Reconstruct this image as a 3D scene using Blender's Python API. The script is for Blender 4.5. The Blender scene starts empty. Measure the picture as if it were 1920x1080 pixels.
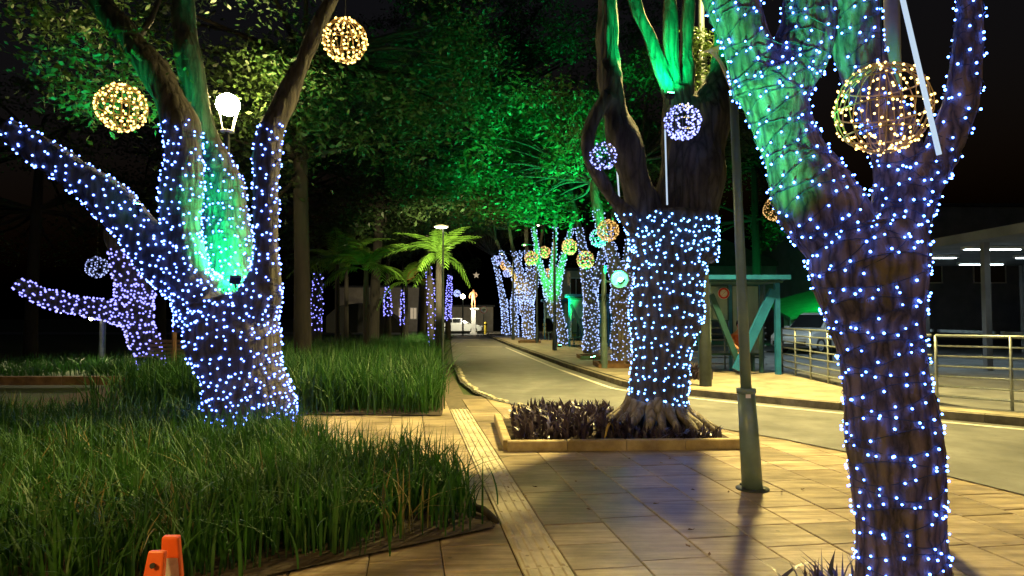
import bpy, bmesh, math, random
import numpy as np
from mathutils import Vector, Matrix
from mathutils.bvhtree import BVHTree

random.seed(7)
rng = np.random.default_rng(7)
C = bpy.context.scene.collection
sc = bpy.context.scene
R = math.radians

# ------------------------------------------------------------------ camera
H = 1.6
FPX = 1255.0
PITCH = math.atan(53.0 / FPX)
cd = bpy.data.cameras.new('camera')
cam = bpy.data.objects.new('camera', cd)
C.objects.link(cam)
cam.location = (0, 0, H)
cam.rotation_euler = (math.pi / 2 + PITCH, 0, 0)
cd.sensor_width = 36
cd.lens = FPX / 1920 * 36
cd.clip_start = 0.05
cd.clip_end = 1000
sc.camera = cam

# ------------------------------------------------------------------ world, moon, exposure
w = bpy.data.worlds.new('World')
sc.world = w
w.use_nodes = True
nt = w.node_tree
bg = nt.nodes['Background']
sky = nt.nodes.new('ShaderNodeTexSky')
sky.sky_type = 'NISHITA'
sky.sun_disc = False
sky.sun_elevation = R(-3.5)
sky.sun_rotation = R(200)
nt.links.new(sky.outputs[0], bg.inputs[0])
bg.inputs[1].default_value = 0.12
sd = bpy.data.lights.new('moon', 'SUN')
sd.energy = 0.004
sd.angle = R(0.5)
sd.color = (0.7, 0.8, 1.0)
so = bpy.data.objects.new('moon', sd)
so.rotation_euler = (R(50), 0, R(200))
C.objects.link(so)

sc.view_settings.view_transform = 'Standard'
sc.view_settings.look = 'None'
sc.view_settings.exposure = 0.28
sc.view_settings.gamma = 1.0
sc.view_settings.use_curve_mapping = False
sc.render.engine = 'CYCLES'
sc.cycles.use_denoising = True
sc.cycles.use_light_tree = True
sc.cycles.max_bounces = 5
sc.cycles.diffuse_bounces = 2
sc.cycles.glossy_bounces = 3
sc.cycles.transmission_bounces = 4
sc.cycles.sample_clamp_indirect = 3.0
sc.cycles.caustics_reflective = False
sc.cycles.caustics_refractive = False

WARM = (1.0, 0.77, 0.26)
GREEN = (0.0, 1.0, 0.22)


# ------------------------------------------------------------------ helpers: pixels of the survey photo to places
def ray(px, py):
    u, v = (px - 960) / FPX, (540 - py) / FPX
    return Vector((u, math.cos(PITCH) - v * math.sin(PITCH), math.sin(PITCH) + v * math.cos(PITCH)))


def P(px, py, Y):
    d = ray(px, py)
    t = Y / d.y
    return Vector((d.x * t, Y, H + d.z * t))


def G(px, py, z=0.0):
    d = ray(px, py)
    t = (z - H) / d.z
    return Vector((d.x * t, d.y * t, z))


# ------------------------------------------------------------------ helpers: objects
def tag(o, label=None, cat=None, group=None, kind=None):
    if label: o['label'] = label
    if cat: o['category'] = cat
    if group: o['group'] = group
    if kind: o['kind'] = kind
    return o


def thing(name, loc, label, cat, group=None, kind=None):
    o = bpy.data.objects.new(name, None)
    o.empty_display_size = 0.2
    C.objects.link(o)
    o.location = loc
    return tag(o, label, cat, group, kind)


def origin_of(p):
    v = Vector((0, 0, 0))
    while p is not None:
        v = v + p.location
        p = p.parent
    return v


class MB:
    def __init__(s):
        s.v = []
        s.f = []

    def add(s, vs, fs):
        n = len(s.v)
        s.v.extend([tuple(p) for p in vs])
        s.f.extend([tuple(i + n for i in f) for f in fs])
        return s

    def box(s, c, size, rot=None):
        x, y, z = [d / 2 for d in size]
        pts = [Vector(p) for p in ((-x, -y, -z), (x, -y, -z), (x, y, -z), (-x, y, -z), (-x, -y, z), (x, -y, z), (x, y, z), (-x, y, z))]
        if rot is not None:
            pts = [rot @ p for p in pts]
        c = Vector(c)
        return s.add([p + c for p in pts], [(0, 3, 2, 1), (4, 5, 6, 7), (0, 1, 5, 4), (1, 2, 6, 5), (2, 3, 7, 6), (3, 0, 4, 7)])

    def bar(s, p0, p1, w, d):
        """a square-section bar between two points"""
        p0, p1 = Vector(p0), Vector(p1)
        a = (p1 - p0)
        L = a.length
        q = a.to_track_quat('Z', 'Y').to_matrix()
        return s.box((p0 + p1) / 2, (w, d, L), q)

    def tube(s, pts, rad, n=8, cap=True):
        pts = [Vector(p) for p in pts]
        if not hasattr(rad, '__len__'):
            rad = [rad] * len(pts)
        base = len(s.v)
        up = None
        for i, p in enumerate(pts):
            a = pts[min(i + 1, len(pts) - 1)] - pts[max(i - 1, 0)]
            if a.length < 1e-9: a = Vector((0, 0, 1))
            a.normalize()
            if up is None:
                up = Vector((1, 0, 0)) if abs(a.x) < 0.8 else Vector((0, 1, 0))
            e1 = (up - a * up.dot(a))
            if e1.length < 1e-6: e1 = a.orthogonal()
            e1.normalize()
            up = e1
            e2 = a.cross(e1)
            for k in range(n):
                t = 2 * math.pi * k / n
                s.v.append(tuple(p + (e1 * math.cos(t) + e2 * math.sin(t)) * rad[i]))
        for i in range(len(pts) - 1):
            for k in range(n):
                a0 = base + i * n + k
                a1 = base + i * n + (k + 1) % n
                s.f.append((a0, a1, a1 + n, a0 + n))
        if cap:
            s.f.append(tuple(base + k for k in reversed(range(n))))
            s.f.append(tuple(base + (len(pts) - 1) * n + k for k in range(n)))
        return s

    def lathe(s, c, prof, n=16, axis=(0, 0, 1)):
        q = Vector(axis).to_track_quat('Z', 'Y').to_matrix()
        c = Vector(c)
        base = len(s.v)
        for r, z in prof:
            for k in range(n):
                t = 2 * math.pi * k / n
                s.v.append(tuple(c + q @ Vector((r * math.cos(t), r * math.sin(t), z))))
        for i in range(len(prof) - 1):
            for k in range(n):
                a0 = base + i * n + k
                a1 = base + i * n + (k + 1) % n
                s.f.append((a0, a1, a1 + n, a0 + n))
        return s

    def ball(s, c, r, sub=1, scale=(1, 1, 1)):
        vs, fs = ico(sub)
        c = Vector(c)
        return s.add([(c.x + p[0] * r * scale[0], c.y + p[1] * r * scale[1], c.z + p[2] * r * scale[2]) for p in vs], fs)

    def mesh(s, name, off=Vector((0, 0, 0)), smooth=False):
        me = bpy.data.meshes.new(name)
        v = [(p[0] - off.x, p[1] - off.y, p[2] - off.z) for p in s.v]
        me.from_pydata(v, [], s.f)
        if smooth:
            me.polygons.foreach_set('use_smooth', [True] * len(me.polygons))
        me.update()
        return me

    def build(s, name, m, parent=None, smooth=False, kind=None, loc=None):
        off = origin_of(parent)
        if loc is not None:
            off = Vector(loc)
        o = bpy.data.objects.new(name, s.mesh(name, off, smooth))
        o.data.materials.append(m)
        C.objects.link(o)
        if parent is not None:
            o.parent = parent
        elif loc is not None:
            o.location = loc
        if kind: o['kind'] = kind
        return o


_ico = {}


def ico(sub):
    if sub not in _ico:
        if sub == 0:
            _ico[0] = ([(1, 0, 0), (-1, 0, 0), (0, 1, 0), (0, -1, 0), (0, 0, 1), (0, 0, -1)],
                       [(0, 2, 4), (2, 1, 4), (1, 3, 4), (3, 0, 4), (2, 0, 5), (1, 2, 5), (3, 1, 5), (0, 3, 5)])
        else:
            bm = bmesh.new()
            bmesh.ops.create_icosphere(bm, subdivisions=sub, radius=1)
            _ico[sub] = ([tuple(v.co) for v in bm.verts], [tuple(v.index for v in f.verts) for f in bm.faces])
            bm.free()
    return _ico[sub]


def np_mesh(name, V, F, smooth=False):
    me = bpy.data.meshes.new(name)
    V = np.asarray(V, dtype=np.float32)
    F = np.asarray(F, dtype=np.int32)
    k = F.shape[1]
    me.vertices.add(len(V))
    me.vertices.foreach_set('co', V.ravel())
    me.loops.add(F.size)
    me.loops.foreach_set('vertex_index', F.ravel())
    me.polygons.add(len(F))
    me.polygons.foreach_set('loop_start', np.arange(0, F.size, k, dtype=np.int32))
    me.polygons.foreach_set('loop_total', np.full(len(F), k, dtype=np.int32))
    if smooth:
        me.polygons.foreach_set('use_smooth', np.ones(len(F), dtype=bool))
    me.update(calc_edges=True)
    me.validate()
    return me


def link(name, me, m, parent=None, loc=(0, 0, 0)):
    o = bpy.data.objects.new(name, me)
    if m is not None and len(me.materials) == 0:
        me.materials.append(m)
    C.objects.link(o)
    o.parent = parent
    o.location = loc
    return o


def copy_tree(o, parent=None):
    c = o.copy()
    C.objects.link(c)
    if parent is not None:
        c.parent = parent
    for ch in list(o.children):
        copy_tree(ch, c)
    return c


def children_named(o, n):
    return [c for c in o.children if c.name.split('.')[0] == n]


def spot(parent, loc, target, power, color, angle=120, blend=0.6, radius=0.06):
    l = bpy.data.lights.new('lamp_light', 'SPOT')
    l.energy = power
    l.color = color
    l.spot_size = R(angle)
    l.spot_blend = blend
    l.shadow_soft_size = radius
    o = bpy.data.objects.new('lamp_light', l)
    C.objects.link(o)
    loc, target = Vector(loc), Vector(target)
    if parent is not None:
        o.parent = parent
        o.location = loc - origin_of(parent)
    else:
        o.location = loc
    o.rotation_euler = (target - loc).to_track_quat('-Z', 'Y').to_euler()
    return o


# ------------------------------------------------------------------ materials
def new_mat(name):
    m = bpy.data.materials.new(name)
    m.use_nodes = True
    b = m.node_tree.nodes['Principled BSDF']
    return m, m.node_tree, b


def mat(name, c1, c2=None, scale=8.0, rough=0.7, bump=0.0, stretch=(1, 1, 1), metal=0.0, detail=5.0, rand=0.0, spec=0.5, rot=(0, 0, 0), rough2=None, lo=0.35, hi=0.65, world=False, stain=0.0):
    m, t, b = new_mat(name)
    b.inputs['Roughness'].default_value = rough
    b.inputs['Metallic'].default_value = metal
    b.inputs['Specular IOR Level'].default_value = spec
    if c2 is None:
        c2 = tuple(c * 0.8 for c in c1)
    tc = t.nodes.new('ShaderNodeTexCoord')
    mp = t.nodes.new('ShaderNodeMapping')
    mp.inputs['Scale'].default_value = stretch
    mp.inputs['Rotation'].default_value = rot
    n = t.nodes.new('ShaderNodeTexNoise')
    n.inputs['Scale'].default_value = scale
    n.inputs['Detail'].default_value = detail
    n.inputs['Roughness'].default_value = 0.6
    ge = t.nodes.new('ShaderNodeNewGeometry')
    src = ge.outputs['Position'] if world else tc.outputs['Object']
    t.links.new(src, mp.inputs[0])
    t.links.new(mp.outputs[0], n.inputs['Vector'])
    cr = t.nodes.new('ShaderNodeValToRGB')
    cr.color_ramp.elements[0].position = lo
    cr.color_ramp.elements[1].position = hi
    cr.color_ramp.elements[0].color = (*c2, 1)
    cr.color_ramp.elements[1].color = (*c1, 1)
    t.links.new(n.outputs['Fac'], cr.inputs[0])
    col = cr.outputs[0]
    if rand > 0:
        oi = t.nodes.new('ShaderNodeObjectInfo')
        mr = t.nodes.new('ShaderNodeMapRange')
        mr.inputs['To Min'].default_value = 1 - rand
        mr.inputs['To Max'].default_value = 1 + rand
        t.links.new(oi.outputs['Random'], mr.inputs[0])
        hs = t.nodes.new('ShaderNodeHueSaturation')
        t.links.new(mr.outputs[0], hs.inputs['Value'])
        t.links.new(col, hs.inputs['Color'])
        col = hs.outputs[0]
    if stain > 0:
        sn = t.nodes.new('ShaderNodeTexNoise')
        sn.inputs['Scale'].default_value = 1.7
        sn.inputs['Detail'].default_value = 9
        sn.inputs['Roughness'].default_value = 0.68
        t.links.new(src, sn.inputs['Vector'])
        sr = t.nodes.new('ShaderNodeMapRange')
        sr.inputs['From Min'].default_value = 0.36
        sr.inputs['From Max'].default_value = 0.62
        sr.inputs['To Min'].default_value = 1 - stain
        t.links.new(sn.outputs['Fac'], sr.inputs[0])
        sm = t.nodes.new('ShaderNodeMixRGB')
        sm.blend_type = 'MULTIPLY'
        sm.inputs[0].default_value = 1
        t.links.new(col, sm.inputs[1])
        t.links.new(sr.outputs[0], sm.inputs[2])
        # small dark spots: gum and drips
        vs = t.nodes.new('ShaderNodeTexVoronoi')
        vs.inputs['Scale'].default_value = 3.3
        t.links.new(src, vs.inputs['Vector'])
        vr = t.nodes.new('ShaderNodeMapRange')
        vr.inputs['From Min'].default_value = 0.045
        vr.inputs['From Max'].default_value = 0.06
        vr.inputs['To Min'].default_value = 0.45
        t.links.new(vs.outputs['Distance'], vr.inputs[0])
        sg_ = t.nodes.new('ShaderNodeMixRGB')
        sg_.blend_type = 'MULTIPLY'
        sg_.inputs[0].default_value = 1
        t.links.new(sm.outputs[0], sg_.inputs[1])
        t.links.new(vr.outputs[0], sg_.inputs[2])
        col = sg_.outputs[0]
    t.links.new(col, b.inputs['Base Color'])
    if rough2 is not None:
        mr2 = t.nodes.new('ShaderNodeMapRange')
        mr2.inputs['To Min'].default_value = rough
        mr2.inputs['To Max'].default_value = rough2
        t.links.new(n.outputs['Fac'], mr2.inputs[0])
        t.links.new(mr2.outputs[0], b.inputs['Roughness'])
    if bump > 0:
        bp = t.nodes.new('ShaderNodeBump')
        bp.inputs['Strength'].default_value = bump
        bp.inputs['Distance'].default_value = 0.02
        t.links.new(n.outputs['Fac'], bp.inputs['Height'])
        t.links.new(bp.outputs[0], b.inputs['Normal'])
    return m


def emit(name, col, strength, sampling='AUTO'):
    m = bpy.data.materials.new(name)
    m.use_nodes = True
    t = m.node_tree
    b = t.nodes['Principled BSDF']
    b.inputs['Base Color'].default_value = (0.1, 0.1, 0.1, 1)
    b.inputs['Emission Color'].default_value = (*col, 1)
    b.inputs['Emission Strength'].default_value = strength
    m.cycles.emission_sampling = sampling
    return m


def leafmat(name, c1, c2, scale=1.2, trans=0.3, rough=0.5):
    m = mat(name, c1, c2, scale=scale, rough=rough, detail=3)
    t = m.node_tree
    b = t.nodes['Principled BSDF']
    out = t.nodes['Material Output']
    tr = t.nodes.new('ShaderNodeBsdfTranslucent')
    src = b.inputs['Base Color'].links[0].from_socket
    t.links.new(src, tr.inputs['Color'])
    mx = t.nodes.new('ShaderNodeMixShader')
    mx.inputs[0].default_value = trans
    t.links.new(b.outputs[0], mx.inputs[1])
    t.links.new(tr.outputs[0], mx.inputs[2])
    t.links.new(mx.outputs[0], out.inputs['Surface'])
    return m


def barkmat(name, c1, c2, scale, bump=1.0):
    """fissured bark: long warped plates with fine grain"""
    m, t, b = new_mat(name)
    b.inputs['Roughness'].default_value = 0.85
    N = t.nodes.new
    tc = N('ShaderNodeTexCoord')
    wn = N('ShaderNodeTexNoise')
    wn.inputs['Scale'].default_value = scale * 0.5
    wn.inputs['Detail'].default_value = 4
    t.links.new(tc.outputs['Object'], wn.inputs['Vector'])
    mx = N('ShaderNodeMixRGB')
    mx.blend_type = 'LINEAR_LIGHT'
    mx.inputs[0].default_value = 0.035
    t.links.new(tc.outputs['Object'], mx.inputs[1])
    t.links.new(wn.outputs['Color'], mx.inputs[2])
    mp = N('ShaderNodeMapping')
    mp.inputs['Scale'].default_value = (1, 1, 0.13)
    t.links.new(mx.outputs[0], mp.inputs[0])
    vo = N('ShaderNodeTexVoronoi')
    vo.feature = 'DISTANCE_TO_EDGE'
    vo.inputs['Scale'].default_value = scale
    t.links.new(mp.outputs[0], vo.inputs['Vector'])
    fi = N('ShaderNodeTexNoise')
    fi.inputs['Scale'].default_value = scale * 4.5
    fi.inputs['Detail'].default_value = 8
    fi.inputs['Roughness'].default_value = 0.7
    t.links.new(mp.outputs[0], fi.inputs['Vector'])
    mr = N('ShaderNodeMapRange')
    mr.inputs['From Max'].default_value = 0.30
    t.links.new(vo.outputs['Distance'], mr.inputs[0])
    ad = N('ShaderNodeMath')
    ad.operation = 'MULTIPLY_ADD'
    ad.inputs[1].default_value = 0.55
    t.links.new(mr.outputs[0], ad.inputs[0])
    sc_ = N('ShaderNodeMath')
    sc_.operation = 'MULTIPLY'
    sc_.inputs[1].default_value = 0.75
    t.links.new(fi.outputs['Fac'], sc_.inputs[0])
    t.links.new(sc_.outputs[0], ad.inputs[2])
    cr = N('ShaderNodeValToRGB')
    cr.color_ramp.elements[0].position = 0.28
    cr.color_ramp.elements[1].position = 0.92
    cr.color_ramp.elements[0].color = (*c2, 1)
    cr.color_ramp.elements[1].color = (*c1, 1)
    t.links.new(ad.outputs[0], cr.inputs[0])
    # patches of lichen and old scars
    ln = N('ShaderNodeTexNoise')
    ln.inputs['Scale'].default_value = 2.6
    ln.inputs['Detail'].default_value = 6
    t.links.new(tc.outputs['Object'], ln.inputs['Vector'])
    lr = N('ShaderNodeMapRange')
    lr.inputs['From Min'].default_value = 0.55
    lr.inputs['From Max'].default_value = 0.72
    lr.inputs['To Max'].default_value = 0.55
    t.links.new(ln.outputs['Fac'], lr.inputs[0])
    m2 = N('ShaderNodeMixRGB')
    m2.inputs[2].default_value = (c1[0] * 1.25, c1[1] * 1.4, c1[2] * 1.45, 1)
    t.links.new(lr.outputs[0], m2.inputs[0])
    t.links.new(cr.outputs[0], m2.inputs[1])
    t.links.new(m2.outputs[0], b.inputs['Base Color'])
    bp = N('ShaderNodeBump')
    bp.inputs['Strength'].default_value = bump
    bp.inputs['Distance'].default_value = 0.03
    t.links.new(ad.outputs[0], bp.inputs['Height'])
    t.links.new(bp.outputs[0], b.inputs['Normal'])
    return m


M = {}
M['bark'] = barkmat('bark', (0.105, 0.095, 0.08), (0.022, 0.02, 0.018), 9)
M['bark_near'] = barkmat('bark_near', (0.25, 0.175, 0.125), (0.02, 0.014, 0.011), 15)
M['bark_pale'] = barkmat('bark_pale', (0.30, 0.26, 0.18), (0.10, 0.085, 0.06), 9)
M['bark_dark'] = mat('bark_dark', (0.022, 0.018, 0.014), (0.011, 0.009, 0.008), scale=9, rough=0.95, bump=0.7, stretch=(1, 1, 0.2), detail=8)
M['leaf'] = leafmat('leaf', (0.075, 0.13, 0.03), (0.03, 0.07, 0.018))
M['leaf_dark'] = leafmat('leaf_dark', (0.04, 0.075, 0.02), (0.018, 0.04, 0.012))
M['palm_leaf'] = leafmat('palm_leaf', (0.10, 0.20, 0.025), (0.05, 0.12, 0.016), rough=0.35)
M['palm_dry'] = leafmat('palm_dry', (0.30, 0.17, 0.04), (0.18, 0.09, 0.03))
M['grass'] = leafmat('grass', (0.038, 0.135, 0.018), (0.016, 0.066, 0.010), scale=1.6, trans=0.25, rough=0.6)
M['straw'] = leafmat('straw', (0.24, 0.2, 0.07), (0.12, 0.11, 0.035), rough=0.7)
M['purple'] = leafmat('purple', (0.075, 0.055, 0.085), (0.03, 0.022, 0.035), scale=3, trans=0.1, rough=0.35)
M['soil'] = mat('soil', (0.05, 0.035, 0.024), (0.025, 0.018, 0.012), scale=9, rough=1.0, bump=0.8)
M['mulch'] = mat('mulch', (0.13, 0.07, 0.03), (0.05, 0.028, 0.015), scale=14, rough=1.0, bump=0.9)
M['lawn'] = mat('lawn', (0.035, 0.06, 0.015), (0.018, 0.032, 0.01), scale=4, rough=1.0, bump=0.6)
M['slab'] = mat('slab', (0.48, 0.39, 0.26), (0.27, 0.21, 0.135), scale=3.0, rough=0.2, rough2=0.6, bump=0.4, stretch=(0.5, 4.5, 1), rot=(0, 0, 0.15), detail=9, rand=0.27, world=True, stain=0.45, lo=0.40, hi=0.60)
M['joint'] = mat('joint', (0.12, 0.10, 0.07), (0.07, 0.06, 0.045), scale=6, rough=0.95)
M['tactile'] = mat('tactile', (0.64, 0.58, 0.42), (0.46, 0.41, 0.29), scale=5, rough=0.55, bump=0.3, rand=0.1, world=True, stain=0.3)
M['asphalt'] = mat('asphalt', (0.165, 0.17, 0.17), (0.09, 0.094, 0.095), scale=1.1, rough=0.5, rough2=0.8, bump=0.25, detail=14, stretch=(1, 0.8, 1), stain=0.4)
M['sidewalk'] = mat('sidewalk', (0.36, 0.32, 0.24), (0.24, 0.21, 0.15), scale=2.2, rough=0.75, bump=0.3, detail=12, stain=0.4)
M['paint'] = mat('paint', (0.72, 0.70, 0.62), (0.45, 0.43, 0.37), scale=12, rough=0.7)
M['kerb'] = mat('kerb', (0.26, 0.235, 0.18), (0.15, 0.13, 0.10), scale=6, rough=0.85, bump=0.4, rand=0.2, world=True, stain=0.35)
M['edging'] = mat('edging', (0.44, 0.36, 0.20), (0.28, 0.215, 0.11), scale=6, rough=0.8, bump=0.35, rand=0.06)
M['rust_edge'] = mat('rust_edge', (0.24, 0.135, 0.06), (0.13, 0.07, 0.035), scale=6, rough=0.9, rand=0.1)
M['post_green'] = mat('post_green', (0.15, 0.23, 0.19), (0.11, 0.17, 0.145), scale=5, rough=0.4, metal=0.1, bump=0.04)
M['post_dark'] = mat('post_dark', (0.05, 0.065, 0.06), (0.03, 0.04, 0.04), scale=5, rough=0.5, metal=0.4)
M['brass'] = mat('brass', (0.85, 0.68, 0.42), (0.65, 0.5, 0.28), scale=8, rough=0.45)
M['white_metal'] = mat('white_metal', (0.75, 0.75, 0.72), (0.6, 0.6, 0.57), scale=8, rough=0.45)
M['galv'] = mat('galv', (0.32, 0.36, 0.37), (0.22, 0.25, 0.26), scale=10, rough=0.4, metal=0.5)
M['teal'] = mat('teal', (0.02, 0.19, 0.40), (0.015, 0.13, 0.30), scale=4, rough=0.4, metal=0.1)
M['teal_dark'] = mat('teal_dark', (0.02, 0.09, 0.10), (0.014, 0.06, 0.07), scale=4, rough=0.5)
M['wood'] = mat('wood', (0.26, 0.17, 0.10), (0.15, 0.09, 0.05), scale=9, rough=0.75, stretch=(0.15, 1, 1), bump=0.2)
M['wood_post'] = mat('wood_post', (0.28, 0.16, 0.08), (0.17, 0.09, 0.045), scale=9, rough=0.8, stretch=(1, 1, 0.15))
M['orange'] = mat('orange', (0.85, 0.14, 0.025), (0.72, 0.11, 0.02), scale=6, rough=0.4, bump=0.03)
M['reflect'] = mat('reflect', (0.75, 0.78, 0.82), (0.5, 0.52, 0.56), scale=25, rough=0.3, metal=0.3)
M['black'] = mat('black', (0.02, 0.02, 0.02), (0.014, 0.014, 0.014), scale=8, rough=0.5)
M['rubber'] = mat('rubber', (0.025, 0.025, 0.025), rough=0.85)
M['car_white'] = mat('car_white', (0.62, 0.63, 0.58), (0.56, 0.57, 0.52), scale=1, rough=0.25, spec=0.6)
M['car_silver'] = mat('car_silver', (0.5, 0.52, 0.53), (0.45, 0.47, 0.48), scale=1, rough=0.28, metal=0.1)
M['car_glass'] = mat('car_glass', (0.015, 0.018, 0.02), rough=0.08, spec=0.8)
M['head_lamp'] = mat('head_lamp', (0.7, 0.7, 0.68), rough=0.15)
M['tail_lamp'] = mat('tail_lamp', (0.5, 0.03, 0.02), rough=0.2)
M['plaster'] = mat('plaster', (0.42, 0.36, 0.29), (0.33, 0.28, 0.22), scale=2, rough=0.9, bump=0.1)
M['plaster_grey'] = mat('plaster_grey', (0.20, 0.21, 0.23), (0.14, 0.15, 0.17), scale=1.2, rough=0.9, bump=0.1)
M['roof_dark'] = mat('roof_dark', (0.05, 0.05, 0.055), (0.03, 0.03, 0.035), scale=3, rough=0.8)
M['pane'] = mat('pane', (0.03, 0.035, 0.04), rough=0.08, spec=0.7)
M['awning'] = mat('awning', (0.05, 0.30, 0.12), (0.035, 0.22, 0.085), scale=3, rough=0.7)
M['curtain'] = mat('curtain', (0.10, 0.30, 0.17), (0.05, 0.18, 0.10), scale=3, rough=0.8)
M['yellow'] = mat('yellow', (0.62, 0.47, 0.03), (0.5, 0.37, 0.02), scale=5, rough=0.6)
M['red'] = mat('red', (0.55, 0.03, 0.03), rough=0.5)
M['statue'] = mat('statue', (0.38, 0.15, 0.06), (0.26, 0.10, 0.04), scale=5, rough=0.5)
M['stone_white'] = mat('stone_white', (0.7, 0.68, 0.62), (0.55, 0.53, 0.48), scale=5, rough=0.8)
M['skin'] = mat('skin', (0.42, 0.20, 0.11), (0.36, 0.17, 0.09), rough=0.55)
M['hair'] = mat('hair', (0.015, 0.012, 0.01), rough=0.6)
M['cloth_orange'] = mat('cloth_orange', (0.50, 0.13, 0.05), (0.38, 0.09, 0.035), scale=9, rough=0.9)
M['cloth_dark'] = mat('cloth_dark', (0.03, 0.03, 0.035), rough=0.9)
M['dead_leaf'] = mat('dead_leaf', (0.16, 0.09, 0.03), (0.08, 0.045, 0.018), scale=20, rough=0.8, rand=0.5)
M['yellow_leaf'] = mat('yellow_leaf', (0.45, 0.33, 0.08), (0.3, 0.2, 0.05), scale=20, rough=0.8, rand=0.3)
M['wire'] = mat('wire', (0.02, 0.03, 0.04), rough=0.5)
M['ball_wire'] = mat('ball_wire', (0.62, 0.42, 0.16), (0.45, 0.3, 0.1), rough=0.5, metal=0.2)
M['ball_wire_blue'] = mat('ball_wire_blue', (0.10, 0.12, 0.16), rough=0.5, metal=0.4)
# lit things
M['bulb_blue'] = emit('bulb_blue', (0.085, 0.17, 1.0), 15.0)
M['bulb_near'] = emit('bulb_near', (0.05, 0.145, 1.0), 32.0)
M['bulb_mid'] = emit('bulb_mid', (0.10, 0.30, 1.0), 14.0)
M['bulb_far'] = emit('bulb_far', (0.36, 0.50, 1.0), 1.7, 'NONE')
M['bulb_far_violet'] = emit('bulb_far_violet', (0.22, 0.22, 1.0), 3.0, 'NONE')
M['bulb_warm'] = emit('bulb_warm', (1.0, 0.62, 0.16), 5.0)
M['bulb_warm_far'] = emit('bulb_warm_far', (1.0, 0.58, 0.2), 1.3, 'NONE')
M['bulb_ball_blue'] = emit('bulb_ball_blue', (0.28, 0.32, 1.0), 2.8)
M['bulb_ball_blue_far'] = emit('bulb_ball_blue_far', (0.4, 0.48, 1.0), 1.5, 'NONE')
M['lantern_glow'] = emit('lantern_glow', (1.0, 0.78, 0.30), 400.0)
M['lamp_glow'] = emit('lamp_glow', (1.0, 0.86, 0.55), 25.0)
M['green_glow'] = emit('green_glow', (0.14, 1.0, 0.42), 90.0)
M['flood_core'] = emit('flood_core', (0.10, 1.0, 0.34), 30.0)
M['tube_glow'] = emit('tube_glow', (0.62, 0.80, 1.0), 0.7)
M['station_glow'] = emit('station_glow', (0.75, 0.95, 1.0), 14.0)
M['window_glow'] = emit('window_glow', (1.0, 0.78, 0.5), 0.35)


# ------------------------------------------------------------------ numpy value noise
def vnoise(Pn, seed=0):
    Pn = np.asarray(Pn, dtype=np.float64)
    i = np.floor(Pn).astype(np.int64)
    f = Pn - i
    f = f * f * (3 - 2 * f)

    def h(ix, iy, iz):
        n = (ix * 374761393 + iy * 668265263 + iz * 2147483647 + seed * 144665) & 0xffffffff
        n = ((n ^ (n >> 13)) * 1274126177) & 0xffffffff
        return ((n ^ (n >> 16)) & 0xffff) / 65535.0
    r = 0
    for dx in (0, 1):
        for dy in (0, 1):
            for dz in (0, 1):
                wgt = (f[:, 0] if dx else 1 - f[:, 0]) * (f[:, 1] if dy else 1 - f[:, 1]) * (f[:, 2] if dz else 1 - f[:, 2])
                r = r + wgt * h(i[:, 0] + dx, i[:, 1] + dy, i[:, 2] + dz)
    return r


def catmull(pts, rad, step):
    """dense points and radii along a smooth curve through pts"""
    pts = [np.array(p, dtype=float) for p in pts]
    n = len(pts)
    out, ro = [], []
    for i in range(n - 1):
        p0, p1, p2, p3 = pts[max(i - 1, 0)], pts[i], pts[i + 1], pts[min(i + 2, n - 1)]
        k = max(2, int(np.linalg.norm(p2 - p1) / step))
        for j in range(k):
            t = j / k
            out.append(0.5 * ((2 * p1) + (-p0 + p2) * t + (2 * p0 - 5 * p1 + 4 * p2 - p3) * t * t + (-p0 + 3 * p1 - 3 * p2 + p3) * t ** 3))
            ro.append(rad[i] * (1 - t) + rad[i + 1] * t)
    out.append(pts[-1])
    ro.append(rad[-1])
    return out, ro


def limb(spec):
    """(px, py, depth, width in px) rows to 3-D points and radii"""
    return [P(a, b, Y) for a, b, Y, d in spec], [d / 2 * Y / FPX for a, b, Y, d in spec]


def trunk_mesh(limbs, voxel, amp, freq, name='trunk', seed=0):
    mb = MB()
    for pts, rad in limbs:
        dp, dr = catmull(pts, rad, 0.12)
        ph = random.random() * 9
        dr = [r * (1 + 0.07 * math.sin(ph + i * 0.9) + 0.05 * math.sin(2 * ph + i * 0.37)) for i, r in enumerate(dr)]
        mb.tube(dp, dr, 14)
    me = mb.mesh(name)
    o = bpy.data.objects.new(name, me)
    C.objects.link(o)
    md = o.modifiers.new('remesh', 'REMESH')
    md.mode = 'VOXEL'
    md.voxel_size = voxel
    sm = o.modifiers.new('smooth', 'SMOOTH')
    sm.factor = 0.5
    sm.iterations = 3
    bpy.context.view_layer.update()
    dg = bpy.context.evaluated_depsgraph_get()
    me2 = bpy.data.meshes.new_from_object(o.evaluated_get(dg))
    bpy.data.objects.remove(o)
    n = len(me2.vertices)
    co = np.empty(n * 3, dtype=np.float32)
    me2.vertices.foreach_get('co', co)
    co = co.reshape(-1, 3).astype(np.float64)
    no = np.empty(n * 3, dtype=np.float32)
    me2.vertex_normals.foreach_get('vector', no)
    no = no.reshape(-1, 3)
    warp = np.stack([vnoise(co * 1.3 + 5, seed), vnoise(co * 1.3 + 31, seed + 1), np.zeros(n)], 1) * 0.25
    q = (co + warp) * np.array([freq, freq, freq * 0.14])
    a = 1 - np.abs(2 * vnoise(q, seed) - 1)
    b = vnoise(q * 2.3 + 17, seed + 3)
    c = vnoise(co * 2.2, seed + 5)
    d = (a - 0.6) * amp + (b - 0.5) * amp * 0.6 + (c - 0.5) * amp * 2.2
    co = co + no * d[:, None]
    me2.vertices.foreach_set('co', co.astype(np.float32).ravel())
    me2.polygons.foreach_set('use_smooth', np.ones(len(me2.polygons), dtype=bool))
    me2.update()
    return me2


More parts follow.
